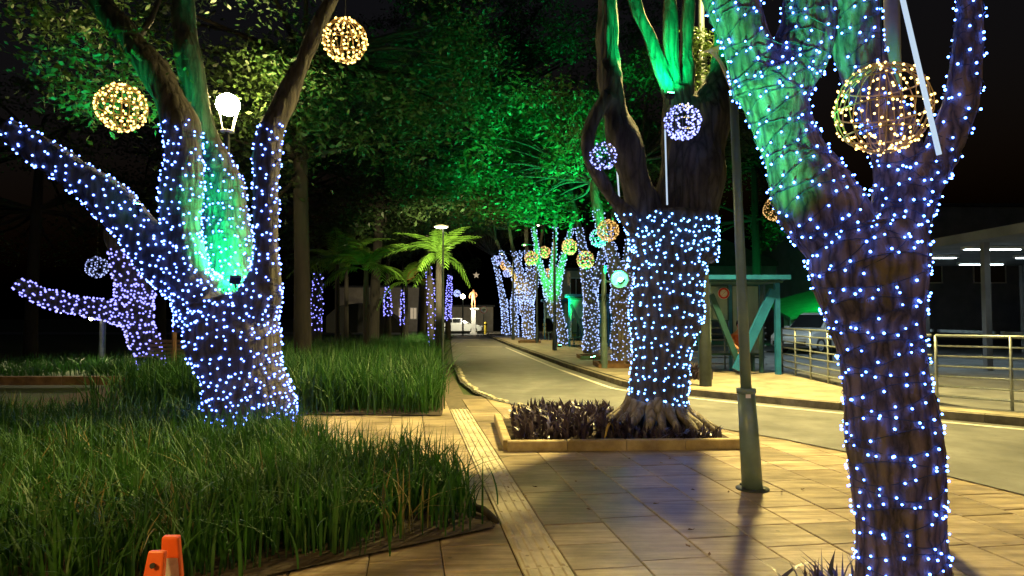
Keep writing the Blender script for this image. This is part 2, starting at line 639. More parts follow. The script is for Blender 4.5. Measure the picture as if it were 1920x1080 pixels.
def shift_mesh(me, off):
    me.transform(Matrix.Translation(-Vector(off)))


def bvh_of(me):
    return BVHTree.FromPolygons([v.co.copy() for v in me.vertices], [tuple(p.vertices) for p in me.polygons])


def wrap(bvh, limbs, pitch, gap, lo=-1e9, hi=1e9, jitter=0.3, lift=0.012, wires=True):
    """wind a light string round the limbs: returns bulb points and normals, and cable polylines"""
    bulbs, lines = [], []
    for pts, rad in limbs:
        dp, dr = catmull(pts, rad, 0.05)
        dp = [Vector(p) for p in dp]
        # arc length walk as a helix
        th = random.random() * 6.28
        line = []
        acc = random.random() * gap
        i = 0.0
        L = [0]
        for k in range(1, len(dp)):
            L.append(L[-1] + (dp[k] - dp[k - 1]).length)
        s = 0.0
        step = 0.04
        k = 0
        while s < L[-1]:
            while k < len(L) - 2 and L[k + 1] < s: k += 1
            t = (s - L[k]) / max(1e-6, L[k + 1] - L[k])
            c = dp[k].lerp(dp[min(k + 1, len(dp) - 1)], t)
            r = dr[k]
            a = (dp[min(k + 1, len(dp) - 1)] - dp[max(0, k - 1)]).normalized()
            e1 = a.orthogonal().normalized()
            e1 = (Vector((1, 0, 0)) - a * a.x)
            if e1.length < 0.1: e1 = Vector((0, 1, 0)) - a * a.y
            e1.normalize()
            e2 = a.cross(e1)
            circ = 2 * math.pi * r
            dth = step / max(r, 0.03)
            th += dth
            s += pitch * dth / (2 * math.pi)
            wob = 0.35 * pitch * math.sin(th * 2.3 + s * 5)
            d = e1 * math.cos(th) + e2 * math.sin(th)
            o = c + d * (r * 1.9 + 0.05) + a * wob
            h = bvh.ray_cast(o, -d, r * 2.2 + 0.1)
            ok = h[0] is not None and h[1].dot(d) > 0 and lo < h[0].z < hi
            if ok:
                p = h[0] + h[1] * lift * 0.6
                if line and (line[-1] - p).length > 0.3:
                    if len(line) > 2: lines.append(line)
                    line = []
                line.append(p)
                acc += step
                if acc > gap:
                    acc = -random.random() * gap * jitter + random.random() * gap * jitter
                    jit = a * random.uniform(-0.5, 0.5) * pitch * jitter
                    hh = bvh.ray_cast(o + jit, -d, r * 2.2 + 0.1)
                    if hh[0] is not None and hh[1].dot(d) > 0:
                        bulbs.append((hh[0] + hh[1] * lift, hh[1]))
            else:
                if len(line) > 2: lines.append(line)
                line = []
        if len(line) > 2: lines.append(line)
    return bulbs, lines


def bulbs_mesh(name, pts, r, sub):
    vs, fs = ico(sub)
    vs = np.array(vs)
    fs = np.array(fs)
    pts = np.array([tuple(p) for p in pts])
    rr = r * rng.uniform(0.8, 1.2, len(pts))
    V = (vs[None] * rr[:, None, None] + pts[:, None]).reshape(-1, 3)
    F = (fs[None] + (np.arange(len(pts)) * len(vs))[:, None, None]).reshape(-1, 3)
    return np_mesh(name, V, F, True)


def in_frame(p):
    d = p - Vector((0, 0, H))
    y = d.y
    if y < 0.5: return False
    x = 960 + FPX * d.x / y
    q = 593 - FPX * d.z / y
    return 150 < x < 1770 and 0 < q < 1080


def light_string(base, bulbs, lines, label, m, r, single=300, group=None, cable=True, cable_r=0.004, sub=1):
    t = thing('light_string', base, label, 'string lights', group)
    base = Vector(base)
    eye = Vector((0, 0, H))
    vis, rest = [], []
    for p, n in bulbs:
        if single and n.dot((eye - p).normalized()) > 0.12 and in_frame(p):
            vis.append(p)
        else:
            rest.append(p)
    random.shuffle(vis)
    vis.sort(key=lambda p: (p - eye).length) if len(vis) < single else None
    rest += vis[single:]
    vis = vis[:single]
    if vis:
        vs, fs = ico(sub)
        mes = []
        for k in range(4):
            s = r * (0.85 + 0.1 * k)
            me = np_mesh('bulb', np.array(vs) * s, fs, True)
            me.materials.append(m)
            mes.append(me)
        for p in vis:
            link('bulb', random.choice(mes), None, t, p - base)
    if rest:
        o = link('bulb_cluster', bulbs_mesh('bulb_cluster', [p - base for p in rest], r, sub), m, t)
        o['kind'] = 'stuff'
    if cable and lines:
        mb = MB()
        for l in lines:
            mb.tube(l[::2] if len(l) > 5 else l, cable_r, 4, cap=False)
        mb.build('cable', M['wire'], t, True)
    return t


# ------------------------------------------------------------------ foliage
def leaves(centres, per, spread, size, seed=0, droop=0.25, ratio=0.42):
    """many leaf-sized rhombs scattered about twig centres"""
    g = np.random.default_rng(seed)
    n = len(centres) * per
    cc = np.repeat(np.asarray(centres), per, axis=0)
    off = g.normal(size=(n, 3)) * np.array([spread, spread, spread * 0.5])
    pos = cc + off
    a = g.normal(size=(n, 3))
    a[:, 2] = a[:, 2] * 0.5 - droop
    a /= np.linalg.norm(a, axis=1)[:, None]
    b = g.normal(size=(n, 3))
    b[:, 2] *= 0.45
    b -= a * (a * b).sum(1)[:, None]
    b /= np.linalg.norm(b, axis=1)[:, None] + 1e-9
    nn = np.cross(a, b)
    s = size * g.uniform(0.6, 1.35, n)[:, None]
    v0 = pos
    v1 = pos + a * s * 0.5 + b * s * ratio * 0.5 + nn * s * 0.06
    v2 = pos + a * s
    v3 = pos + a * s * 0.5 - b * s * ratio * 0.5 + nn * s * 0.06
    V = np.stack([v0, v1, v2, v3], 1).reshape(-1, 3)
    F = np.arange(n * 4).reshape(-1, 4)
    return V, F


def crown_centres(ells, n, seed, gap=0.45, freq=0.55):
    g = np.random.default_rng(seed)
    out = []
    tot = sum(e[3] * e[4] * e[5] for e in ells)
    for (x, y, z, rx, ry, rz) in ells:
        k = int(n * rx * ry * rz / tot)
        got = 0
        tries = 0
        while got < k and tries < 60:
            tries += 1
            d = g.normal(size=(k * 2, 3))
            d /= np.linalg.norm(d, axis=1)[:, None]
            rad = g.uniform(0.25, 1, len(d)) ** 0.5
            p = np.array([x, y, z]) + d * rad[:, None] * np.array([rx, ry, rz])
            keep = vnoise(p * freq + 40, seed) > gap
            p = p[keep][:k - got]
            out.append(p)
            got += len(p)
    return np.concatenate(out)


def crown(parent, ells, n, per, spread, size, m, seed, gap=0.45, keepout=None):
    n, per = int(n * 0.55), int(per * 1.8)
    c = crown_centres(ells, n, seed, gap + 0.07, 0.45)
    if keepout is not None:
        c = c[~keepout(c)]
    V, F = leaves(c, per, spread, size, seed)
    off = origin_of(parent)
    V = V - np.array(off)
    o = link('crown', np_mesh('crown', V, F), m, parent)
    o['kind'] = 'stuff'
    return c


def twigs(parent, starts, centres, m, k=18, r=0.035, seed=0):
    """thin limbs from the ends of the big ones out to leaf clumps"""
    g = random.Random(seed)
    mb = MB()
    idx = list(range(len(centres)))
    g.shuffle(idx)
    for i in idx[:k]:
        e = Vector(centres[i])
        s = Vector(min(starts, key=lambda q: (Vector(q) - e).length + g.random() * 1.5))
        mid = s.lerp(e, 0.5) + Vector((g.uniform(-.4, .4), g.uniform(-.4, .4), g.uniform(-.1, .5)))
        dp, dr = catmull([s, mid, e], [r * 1.3, r * 0.8, r * 0.3], 0.35)
        mb.tube(dp, dr, 6)
    mb.build('branch', m, parent, True)


def mk_tree(name, base, limbs, label, group, m, voxel, amp, freq, seed, cat='tree'):
    t = thing(name, base, label, cat, group)
    me = trunk_mesh(limbs, voxel, amp, freq, 'trunk', seed)
    b = bvh_of(me)
    shift_mesh(me, base)
    link('trunk', me, m, t)
    return t, b


# ================================================================== SETTING
def sheet(name, poly, z, m, kind='structure', sub=None):
    mb = MB()
    mb.add([(p[0], p[1], z) for p in poly], [tuple(range(len(poly)))])
    o = mb.build(name, m)
    bm = bmesh.new()
    bm.from_mesh(o.data)
    bmesh.ops.triangulate(bm, faces=bm.faces[:])
    for f in bm.faces:
        if f.normal.z < 0: f.normal_flip()
    bm.to_mesh(o.data)
    bm.free()
    o['kind'] = kind
    return o


ground = sheet('ground', [(-250, -40), (250, -40), (250, 400), (-250, 400)], -0.06, M['lawn'])

# road
near_edge = [(-5.6, 66), (-3.9, 42.7), (-1.78, 20.7), (-1.28, 16.5), (-0.85, 14.4), (-0.45, 13.0), (0.37, 11.55), (1.5, 10.75), (2.86, 9.75), (3.55, 8.7), (4.0, 7.8), (4.9, 5.0), (5.3, 2.0), (5.3, -6)]
far_edge = [(-2.6, 66), (-1.7, 51), (0.0, 35), (1.68, 21.1), (2.6, 14.95), (2.95, 14.2), (3.6, 13.55), (4.7, 12.3), (5.7, 11.3), (6.9, 10.3), (9.0, 8.2), (11.0, 4.5), (11.6, -6)]
road = sheet('road', near_edge + far_edge[::-1], 0.012, M['asphalt'])
cross = sheet('crossing_street', [(-60, 58.5), (60, 58.5), (60, 67), (-60, 67)], 0.006, M['asphalt'])


def offset_line(pl, d):
    out = []
    for i, p in enumerate(pl):
        a = Vector(pl[max(i - 1, 0)])
        b = Vector(pl[min(i + 1, len(pl) - 1)])
        t = (b - a).normalized()
        out.append((p[0] + t.y * d, p[1] - t.x * d))
    return out


def resample(pl, step):
    """points every step metres along a polyline"""
    out = []
    acc = 0.0
    for i in range(len(pl) - 1):
        a, b = Vector(pl[i]), Vector(pl[i + 1])
        L = (b - a).length
        while acc < L:
            out.append(a.lerp(b, acc / L))
            acc += step
        acc -= L
    return out


def ribbon(name, pl, wd, z, m, parent=None):
    l = offset_line(pl, wd / 2)
    r = offset_line(pl, -wd / 2)
    mb = MB()
    n = len(pl)
    mb.add([(p[0], p[1], z) for p in l] + [(p[0], p[1], z) for p in r], [(i, n + i, n + i + 1, i + 1) for i in range(n - 1)])
    return mb.build(name, m, parent)


edge_r = [Vector(p) for p in offset_line(far_edge, 0.42)]
edge_s = resample([tuple(p) for p in edge_r], 0.5)
ribbon('road_marking', [tuple(p) for p in edge_s if 8.5 < p.y < 34.5], 0.11, 0.017, M['paint'], road)
ribbon('road_marking', [(-2.4, 35.2), (-0.5, 34.6)], 0.25, 0.017, M['paint'], road)
ribbon('road_marking', [(-3.3, 45.5), (-2.2, 45.2)], 0.5, 0.017, M['paint'], road)
# pale stones along the near edge
stone_me = []
for k in range(3):
    mb = MB()
    a, b, h = 0.075 + 0.015 * k, 0.055, 0.022
    mb.add([(-a, -b, -0.03), (a, -b, -0.03), (a, b, -0.03), (-a, b, -0.03), (-a * .8, -b * .75, h), (a * .8, -b * .75, h), (a * .85, b * .7, h), (-a * .75, b * .75, h)],
           [(4, 5, 6, 7), (0, 1, 5, 4), (1, 2, 6, 5), (2, 3, 7, 6), (3, 0, 4, 7)])
    stone_me.append(mb.mesh('edge_stone'))
M['pale_stone'] = mat('pale_stone', (0.52, 0.48, 0.36), (0.34, 0.31, 0.22), scale=20, rough=0.8, rand=0.25)
for k, p in enumerate(resample([(-1.9, 22), (-1.66, 20.7), (-1.18, 16.5), (-0.76, 14.4), (-0.36, 13.05), (0.44, 11.65), (1.5, 10.85), (2.8, 9.9)], 0.26)):
    if random.random() < 0.12: continue
    o = link('edge_stone', random.choice(stone_me), M['pale_stone'], road, (p.x + random.uniform(-.02, .02), p.y, 0.012))
    o.rotation_euler = (0, 0, math.atan2(-1, 0.8) + random.uniform(-.25, .25))

# pavement with its slabs, laid along the street axis
ax = Vector((-0.155, 1, 0)).normalized()
bx = Vector((1, 0.155, 0)).normalized()
pavement = sheet('pavement', [(-14, -4), (6, -4), (5.3, 6), (4.6, 8.3), (3.2, 10.6), (0.4, 12.6), (-1.0, 13.9), (-2.4, 24), (-3.2, 24), (-3.2, 12), (-14, 10.9)], -0.014, M['joint'])
PROT = math.atan2(0.155, 1)


def slab_mesh(wd, ln):
    x, y, c = wd / 2 - 0.004, ln / 2 - 0.004, 0.006
    mb = MB()
    mb.add([(-x, -y, -0.03), (x, -y, -0.03), (x, y, -0.03), (-x, y, -0.03),
            (-x, -y, -c), (x, -y, -c), (x, y, -c), (-x, y, -c),
            (-x + c, -y + c, 0), (x - c, -y + c, 0), (x - c, y - c, 0), (-x + c, y - c, 0)],
           [(0, 1, 5, 4), (1, 2, 6, 5), (2, 3, 7, 6), (3, 0, 4, 7), (4, 5, 9, 8), (5, 6, 10, 9), (6, 7, 11, 10), (7, 4, 8, 11), (8, 9, 10, 11)])
    me = mb.mesh('paver')
    me.materials.append(M['slab'])
    return me


SW = 0.48
slab_len = (0.46, 0.70, 0.94)
slab_me = [slab_mesh(SW, l) for l in slab_len]
BED1 = [(-0.13, 5.1), (-0.45, 6.3), (-0.95, 7.1), (-1.9, 7.55), (-2.5, 8.4), (-2.9, 9.6), (-12, 9.9), (-12, 0.5), (-6.5, 0.8), (-3.2, 3.02), (-1.5, 4.15)]
BED2 = [(-1.12, 10.8), (-1.25, 12.5), (-1.75, 17), (-2.3, 22), (-3.2, 30), (-9, 30), (-9, 11.0), (-4, 10.95)]


def inside(poly, x, y):
    r = False
    n = len(poly)
    for i in range(n):
        x1, y1 = poly[i]
        x2, y2 = poly[(i + 1) % n]
        if (y1 > y) != (y2 > y) and x < (x2 - x1) * (y - y1) / (y2 - y1) + x1:
            r = not r
    return r


road_poly = near_edge + far_edge[::-1]
TREEBED = [(G(951, 846).x, G(951, 846).y), (G(1392, 841).x, G(1392, 841).y), (2.75, 9.7), (1.4, 10.6), (-0.22, 10.2)]
B_STRIP = 0.72
n_slab = 0


def strip_of_slabs(b, a0, a1, seed):
    global n_slab
    g = random.Random(seed)
    a = a0 - g.random() * 0.9
    while a < a1:
        i = g.choice((0, 0, 1, 2))
        l = slab_len[i]
        c = ax * (a + l / 2) + bx * b
        a += l
        pts = [c + ax * (sa * l / 2) + bx * (sb * SW / 2) for sa in (-1, 1) for sb in (-1, 1)]
        if all(inside(road_poly, p.x, p.y) or inside(BED1, p.x, p.y) or inside(BED2, p.x, p.y) or inside(TREEBED, p.x, p.y) for p in pts):
            continue
        if c.y < 2.6 or c.y > 13.2: continue
        if abs(c.x) > 0.80 * c.y + 0.6: continue
        if c.x < -4.6 or c.x > 5.6: continue
        if n_slab >= 300: continue
        n_slab += 1
        o = link('paver', slab_me[i], None, pavement, (c.x, c.y, g.uniform(-0.0035, 0.0015)))
        o.rotation_euler = (g.uniform(-.002, .002), g.uniform(-.002, .002), PROT)


col = 0
for k in range(12):
    strip_of_slabs(B_STRIP + 0.315 + SW * (k + 0.5), 2.0, 13.5, 100 + k)
for k in range(8):
    strip_of_slabs(B_STRIP - 0.005 - SW * (k + 0.5), 2.0, 13.5, 200 + k)

# tactile guide strip
TW = 0.305


def tactile_mesh(kind):
    mb = MB()
    h = TW / 2 - 0.002
    mb.box((0, 0, -0.013), (2 * h, 2 * h, 0.03))
    if kind == 'bars':
        for k in range(4):
            x = (k - 1.5) * TW / 4
            y = h - 0.012
            mb.add([(x - .018, -y, .002), (x + .018, -y, .002), (x + .018, y, .002), (x - .018, y, .002),
                    (x - .010, -y + .01, .013), (x + .010, -y + .01, .013), (x + .010, y - .01, .013), (x - .010, y - .01, .013)],
                   [(4, 5, 6, 7), (0, 1, 5, 4), (1, 2, 6, 5), (2, 3, 7, 6), (3, 0, 4, 7)])
    else:
        for i in range(5):
            for j in range(5):
                mb.lathe(((i - 2) * TW / 5, (j - 2) * TW / 5, 0.002), [(.019, 0), (.012, .011), (.0, .012)], 6)
    me = mb.mesh('tactile_tile')
    me.materials.append(M['tactile'])
    return me


tb, td = tactile_mesh('bars'), tactile_mesh('domes')
a = 2.4
k = 0
while a < 11.4:
    c = ax * (a + TW / 2) + bx * (B_STRIP + TW / 2)
    o = link('tactile_tile', td if a > 10.3 else tb, None, pavement, (c.x, c.y, 0.004 + random.uniform(-.001, .001)))
    o.rotation_euler = (0, 0, PROT)
    a += TW
    k += 1

# planting beds, soil a little proud of the paving
sheet('bed_soil', BED1, 0.02, M['soil'])
sheet('bed_soil', BED2, 0.02, M['soil'])
sheet('bed_soil', TREEBED, 0.05, M['soil'])
sheet('mulch_bed', [(-9, 24), (-4.3, 24), (-4.1, 30), (-9, 30)], 0.032, M['mulch'])
# far pavement on the right of the road
SWZ = 0.13
side_poly = [tuple(p) for p in offset_line(far_edge, -0.15)] + [(30, -6), (30, 66)]
sidewalk = sheet('sidewalk', side_poly, SWZ, M['sidewalk'])
sheet('terminal_yard', [(6.95, 18.4), (6.95, 11.0), (9.4, 8.7), (11.6, 4.6), (12.4, -6), (90, -6), (90, 57), (5.2, 57), (4.9, 18.4)], SWZ + 0.006, M['asphalt'])

# kerb of single stones
kerb = thing('kerb', (0, 0, 0), None, None, None, 'structure')
kp = resample(far_edge, 1.0)
kl = []
for i in range(len(kp) - 1):
    p, q = kp[i], kp[i + 1]
    if p.y < 2: break
    L = (q - p).length
    a_ = math.atan2(q.y - p.y, q.x - p.x)
    me = bpy.data.meshes.get('kerb_stone')
    if me is None:
        mb = MB()
        x, y, c = 0.495, 0.075, 0.02
        mb.add([(-x, -y, 0), (x, -y, 0), (x, y, 0), (-x, y, 0), (-x, -y, .12), (x, -y, .12), (x, y, .137), (-x, y, .137), (-x, -y + c, .137), (x, -y + c, .137)],
               [(0, 1, 5, 4), (4, 5, 9, 8), (8, 9, 6, 7), (2, 3, 7, 6), (1, 2, 6, 9, 5), (3, 0, 4, 8, 7)])
        me = mb.mesh('kerb_stone')
    m_ = (p + q) / 2
    o = link('kerb_stone', me, M['kerb'], kerb, (m_.x + random.uniform(-.006, .006), m_.y, 0.0))
    o.rotation_euler = (0, 0, a_ + math.pi)
    o.scale = (L, 1, 1)

# stone edging of the middle tree's bed
edging = thing('bed_edging', (TREEBED[0][0], TREEBED[0][1], 0), 'low yellowish stone edging round the bed of dark purple plants', 'edging')


def edge_run(p0, p1, h, wdt, n, m, parent):
    p0, p1 = Vector((p0[0], p0[1], 0)), Vector((p1[0], p1[1], 0))
    a_ = math.atan2(p1.y - p0.y, p1.x - p0.x)
    L = (p1 - p0).length / n
    q = Matrix.Rotation(a_, 3, 'Z')
    for i in range(n):
        c = p0.lerp(p1, (i + 0.5) / n)
        mb = MB()
        x, y, b_ = L / 2 - 0.004, wdt / 2, 0.012
        hh = h + random.uniform(-.004, .004)
        pts = [(-x, -y, 0), (x, -y, 0), (x, y, 0), (-x, y, 0), (-x, -y, hh - b_), (x, -y, hh - b_), (x, y, hh - b_), (-x, y, hh - b_),
               (-x + b_, -y + b_, hh), (x - b_, -y + b_, hh), (x - b_, y - b_, hh), (-x + b_, y - b_, hh)]
        mb.add([c + q @ Vector(p) for p in pts], [(0, 1, 5, 4), (1, 2, 6, 5), (2, 3, 7, 6), (3, 0, 4, 7), (4, 5, 9, 8), (5, 6, 10, 9), (6, 7, 11, 10), (7, 4, 8, 11), (8, 9, 10, 11)])
        mb.build('edging_stone', m, parent)


edge_run(TREEBED[0], TREEBED[1], 0.125, 0.1, 4, M['edging'], edging)
edge_run((TREEBED[0][0] - 0.0, TREEBED[0][1] + 0.06), TREEBED[4], 0.125, 0.1, 3, M['edging'], edging)

# ================================================================== TREES WITH LIGHTS
LT = 'park trees wrapped in string lights'
# --- left tree
L_trunk = limb([(505, 880, 9, 185), (478, 790, 9, 158), (456, 700, 9, 148), (437, 630, 9, 156), (420, 565, 9, 176)])
L_root = limb([(455, 710, 8.9, 96), (500, 790, 8.85, 92), (545, 865, 8.8, 76)])
L_left = limb([(385, 600, 9, 110), (350, 520, 8.9, 84), (338, 440, 8.85, 72), (340, 360, 8.85, 66), (343, 290, 8.85, 68), (336, 225, 8.9, 64), (300, 150, 9, 58), (250, 80, 9.1, 48), (170, -20, 9.3, 42), (80, -130, 9.5, 34)])
L_back = limb([(440, 620, 9.2, 110), (434, 520, 9.7, 84), (425, 420, 9.95, 84), (405, 320, 9.95, 70), (376, 235, 9.9, 52), (356, 120, 9.8, 46), (345, 40, 9.9, 44), (345, -90, 10, 36)])
L_right = limb([(468, 610, 8.95, 100), (494, 530, 8.85, 62), (500, 450, 8.8, 46), (499, 370, 8.8, 46), (500, 300, 8.8, 48), (508, 250, 8.9, 46), (540, 180, 9, 42), (575, 100, 9, 34), (600, 40, 9, 28), (645, -50, 9.1, 22)])
L_branch = limb([(385, 560, 9, 100), (322, 500, 8.9, 88), (262, 435, 8.8, 78), (205, 375, 8.7, 70), (150, 332, 8.6, 64), (80, 285, 8.5, 50), (10, 240, 8.4, 36)])
base = G(485, 822)
base.z = 0
tree_l, bv = mk_tree('tree', base, [L_trunk, L_root, L_left, L_back, L_right, L_branch],
                     'big forked tree in tall grass with a green-lit hollow between its stems', LT, M['bark'], 0.028, 0.022, 9, 1)
b1, l1 = wrap(bv, [L_trunk, L_root], 0.10, 0.115, lo=0.12, jitter=0.8, lift=0.02)
b2, l2 = wrap(bv, [L_left, L_back, L_right, L_branch], 0.10, 0.115, hi=P(0, 238, 9).z, jitter=0.8, lift=0.02)
light_string(base, b1 + b2, l1 + l2, 'blue-white fairy lights wound round the big forked tree in the tall grass', M['bulb_blue'], 0.0138, group='string lights wound round tree trunks', cable_r=0.003)
cl = crown(tree_l, [(-5.5, 10, 8.6, 4.5, 3.5, 2.0), (-1.8, 10.5, 8.8, 3.0, 3, 1.6)], 900, 34, 0.28, 0.11, M['leaf_dark'], 11, 0.42)  # darker leaf colour stands in for shade on the main crown
twigs(tree_l, [L_left[0][-1], L_back[0][-1], L_right[0][-1], L_left[0][-3], L_right[0][-3]], cl, M['bark'], 60, 0.04, 3)

for i_, (ell_, n_) in enumerate([((-5.75, 9.3, 4.95, .85, .8, .7), 60), ((-4.6, 13.0, 5.6, 1.5, .9, 1.1), 50), ((-6.6, 9.8, 6.4, 1.2, 1.0, .7), 50)]):
    crown(tree_l, [ell_], n_, 30, 0.26, 0.12, M['leaf'], 300 + i_, 0.36)
# --- middle tree
YM = 9.3
M_trunk = limb([(1235, 840, YM, 165), (1235, 790, YM, 128), (1236, 740, YM, 108), (1239, 680, YM, 104), (1247, 600, YM, 122), (1254, 530, YM, 136), (1258, 460, YM, 148), (1260, 400, YM, 140)])
M_l1 = limb([(1226, 500, YM, 96), (1210, 420, YM, 68), (1188, 320, 9.2, 54), (1162, 240, 9.2, 54), (1146, 170, 9.2, 46), (1140, 90, 9.3, 42), (1138, 0, 9.4, 40), (1120, -110, 9.5, 36)])
M_l2 = limb([(1196, 430, 9.1, 40), (1160, 385, 9.05, 28), (1124, 335, 9.0, 25), (1100, 280, 9.0, 25), (1112, 225, 9.05, 28), (1142, 180, 9.1, 36)])
M_r1 = limb([(1285, 480, YM, 106), (1302, 390, YM, 96), (1310, 300, YM, 104), (1326, 220, 9.4, 84), (1353, 140, 9.5, 46), (1359, 40, 9.6, 40), (1362, -90, 9.8, 36)])
M_mid = limb([(1262, 420, 9.4, 84), (1268, 330, 9.4, 66), (1270, 240, 9.4, 56), (1268, 165, 9.4, 46)])
M_m1 = limb([(1262, 190, 9.35, 32), (1245, 145, 9.3, 27), (1221, 80, 9.3, 26), (1188, 0, 9.3, 25), (1150, -110, 9.4, 22)])
M_m2 = limb([(1266, 190, 9.4, 28), (1261, 130, 9.4, 24), (1258, 60, 9.4, 25), (1256, -80, 9.5, 22)])
M_m3 = limb([(1280, 200, 9.45, 40), (1288, 110, 9.6, 28), (1290, 30, 9.7, 24), (1296, -80, 9.8, 22)])
base = G(1238, 818)
roots = []
bc = Vector((base.x, 9.3, 0))
for k in range(19):
    t = 2 * math.pi * k / 19 + random.uniform(-.12, .12)
    d = Vector((math.cos(t), math.sin(t), 0))
    e = random.uniform(0.62, 0.92)
    z0 = random.uniform(0.36, 0.50)
    pts = [bc + d * 0.32 + Vector((0, 0, z0)), bc + d * 0.46 + Vector((0, 0, 0.29)), bc + d * 0.64 + Vector((0, 0, 0.17)), bc + d * e + Vector((0, 0, 0.03))]
    roots.append((pts, [0.10, 0.07, 0.055, 0.03]))
tree_m, bv = mk_tree('tree', bc, [M_trunk, M_l1, M_l2, M_r1, M_mid, M_m1, M_m2, M_m3],
                     'broad tree with spreading roots in the stone-edged bed of purple plants', LT, M['bark'], 0.026, 0.026, 8, 2)
for rp, rr_ in roots:
    dp, dr = catmull(rp, rr_, .05)
    dr = [q_ * (1 + .12 * math.sin(i * .9 + rp[0].x * 9)) for i, q_ in enumerate(dr)]
    MB().tube(dp, dr, 8).build('root', M['bark_pale'], tree_m, True)  # paler than the trunk bark: lamplight put into the root colour
b1, l1 = wrap(bv, [M_trunk], 0.088, 0.11, lo=0.26, hi=P(0, 405, YM).z, jitter=0.8, lift=0.016)
b2, l2 = wrap(bv, [M_l1, M_r1], 0.11, 0.11, hi=P(0, 408, YM).z, jitter=0.8, lift=0.016)
light_string(bc, b1 + b2, l1 + l2, 'pale blue fairy lights wound round the broad tree in the purple-planted bed', M['bulb_mid'], 0.0128, group='string lights wound round tree trunks', cable_r=0.003)


def lampcone(c):
    # nothing grows in the beam of the street lamp
    return (c[:, 2] < 9.4 - 0.55 * np.abs(c[:, 1] - 15)) & (np.abs(c[:, 0] - 3.6) < 4) & (c[:, 1] > 8) & (c[:, 2] < 8.2)


cm = crown(tree_m, [(1.6, 10.5, 9.3, 4.2, 3.0, 2.2), (5.2, 10.0, 9.0, 2.6, 2.6, 2.0)], 650, 34, 0.28, 0.11, M['leaf'], 12, 0.42)
twigs(tree_m, [M_l1[0][-1], M_r1[0][-1], M_m1[0][-1], M_m2[0][-1], M_m3[0][-1]], cm, M['bark'], 40, 0.04, 4)
# a leafy shoot beside the right-hand stem, bright in the green flood
V, F = leaves(np.array([P(1308 + random.uniform(-18, 18), random.uniform(60, 175), 10.6) for _ in range(36)]), 22, 0.10, 0.085, 5)
o = link('shoot', np_mesh('shoot', V - np.array(bc), F), M['leaf'], tree_m)
o['kind'] = 'stuff'

# --- right tree, close to the camera
R_trunk = limb([(1705, 1230, 3.8, 190), (1694, 1080, 3.8, 150), (1682, 900, 3.8, 155), (1667, 750, 3.8, 160), (1643, 620, 3.8, 172), (1628, 520, 3.8, 188), (1620, 450, 3.85, 200)])
R_left = limb([(1600, 480, 3.85, 150), (1550, 405, 3.85, 158), (1514, 340, 3.9, 138), (1487, 280, 3.95, 115), (1456, 200, 4.0, 112), (1440, 140, 4.0, 118)])
R_l1 = limb([(1430, 165, 4, 112), (1398, 80, 4, 92), (1370, 0, 4.05, 84), (1340, -90, 4.1, 76)])
R_l2 = limb([(1452, 180, 4, 112), (1494, 104, 4, 108), (1514, 40, 4.0, 88), (1516, -70, 4.05, 74)])
R_right = limb([(1665, 470, 3.85, 130), (1686, 380, 3.85, 92), (1685, 300, 3.87, 80), (1658, 220, 3.92, 84), (1624, 140, 3.97, 90), (1602, 60, 4, 92), (1588, -60, 4, 92)])
R_r2 = limb([(1690, 420, 3.8, 80), (1725, 345, 3.75, 76), (1764, 285, 3.7, 72), (1800, 200, 3.65, 62), (1815, 90, 3.6, 54), (1820, -60, 3.6, 48)])
base = G(1700, 1140)
tree_r, bv = mk_tree('tree', base, [R_trunk, R_left, R_l1, R_l2, R_right, R_r2],
                     'nearest tree with rough brown bark forking beside the large yellow wire ball', LT, M['bark_near'], 0.0115, 0.014, 17, 3)
b1, l1 = wrap(bv, [R_trunk], 0.082, 0.074, lo=0.05, jitter=0.7, lift=0.014)
b2, l2 = wrap(bv, [R_left, R_l1, R_l2, R_right, R_r2], 0.08, 0.07, jitter=0.7, lift=0.014)
light_string(base, b1 + b2, l1 + l2, 'blue fairy lights on dark cable wound round the nearest rough-barked tree', M['bulb_near'], 0.0068, group='string lights wound round tree trunks', cable_r=0.0026)
crown(tree_r, [(3.2, 4.6, 6.2, 2.6, 2.0, 1.2)], 120, 26, 0.25, 0.1, M['leaf'], 13, 0.4)

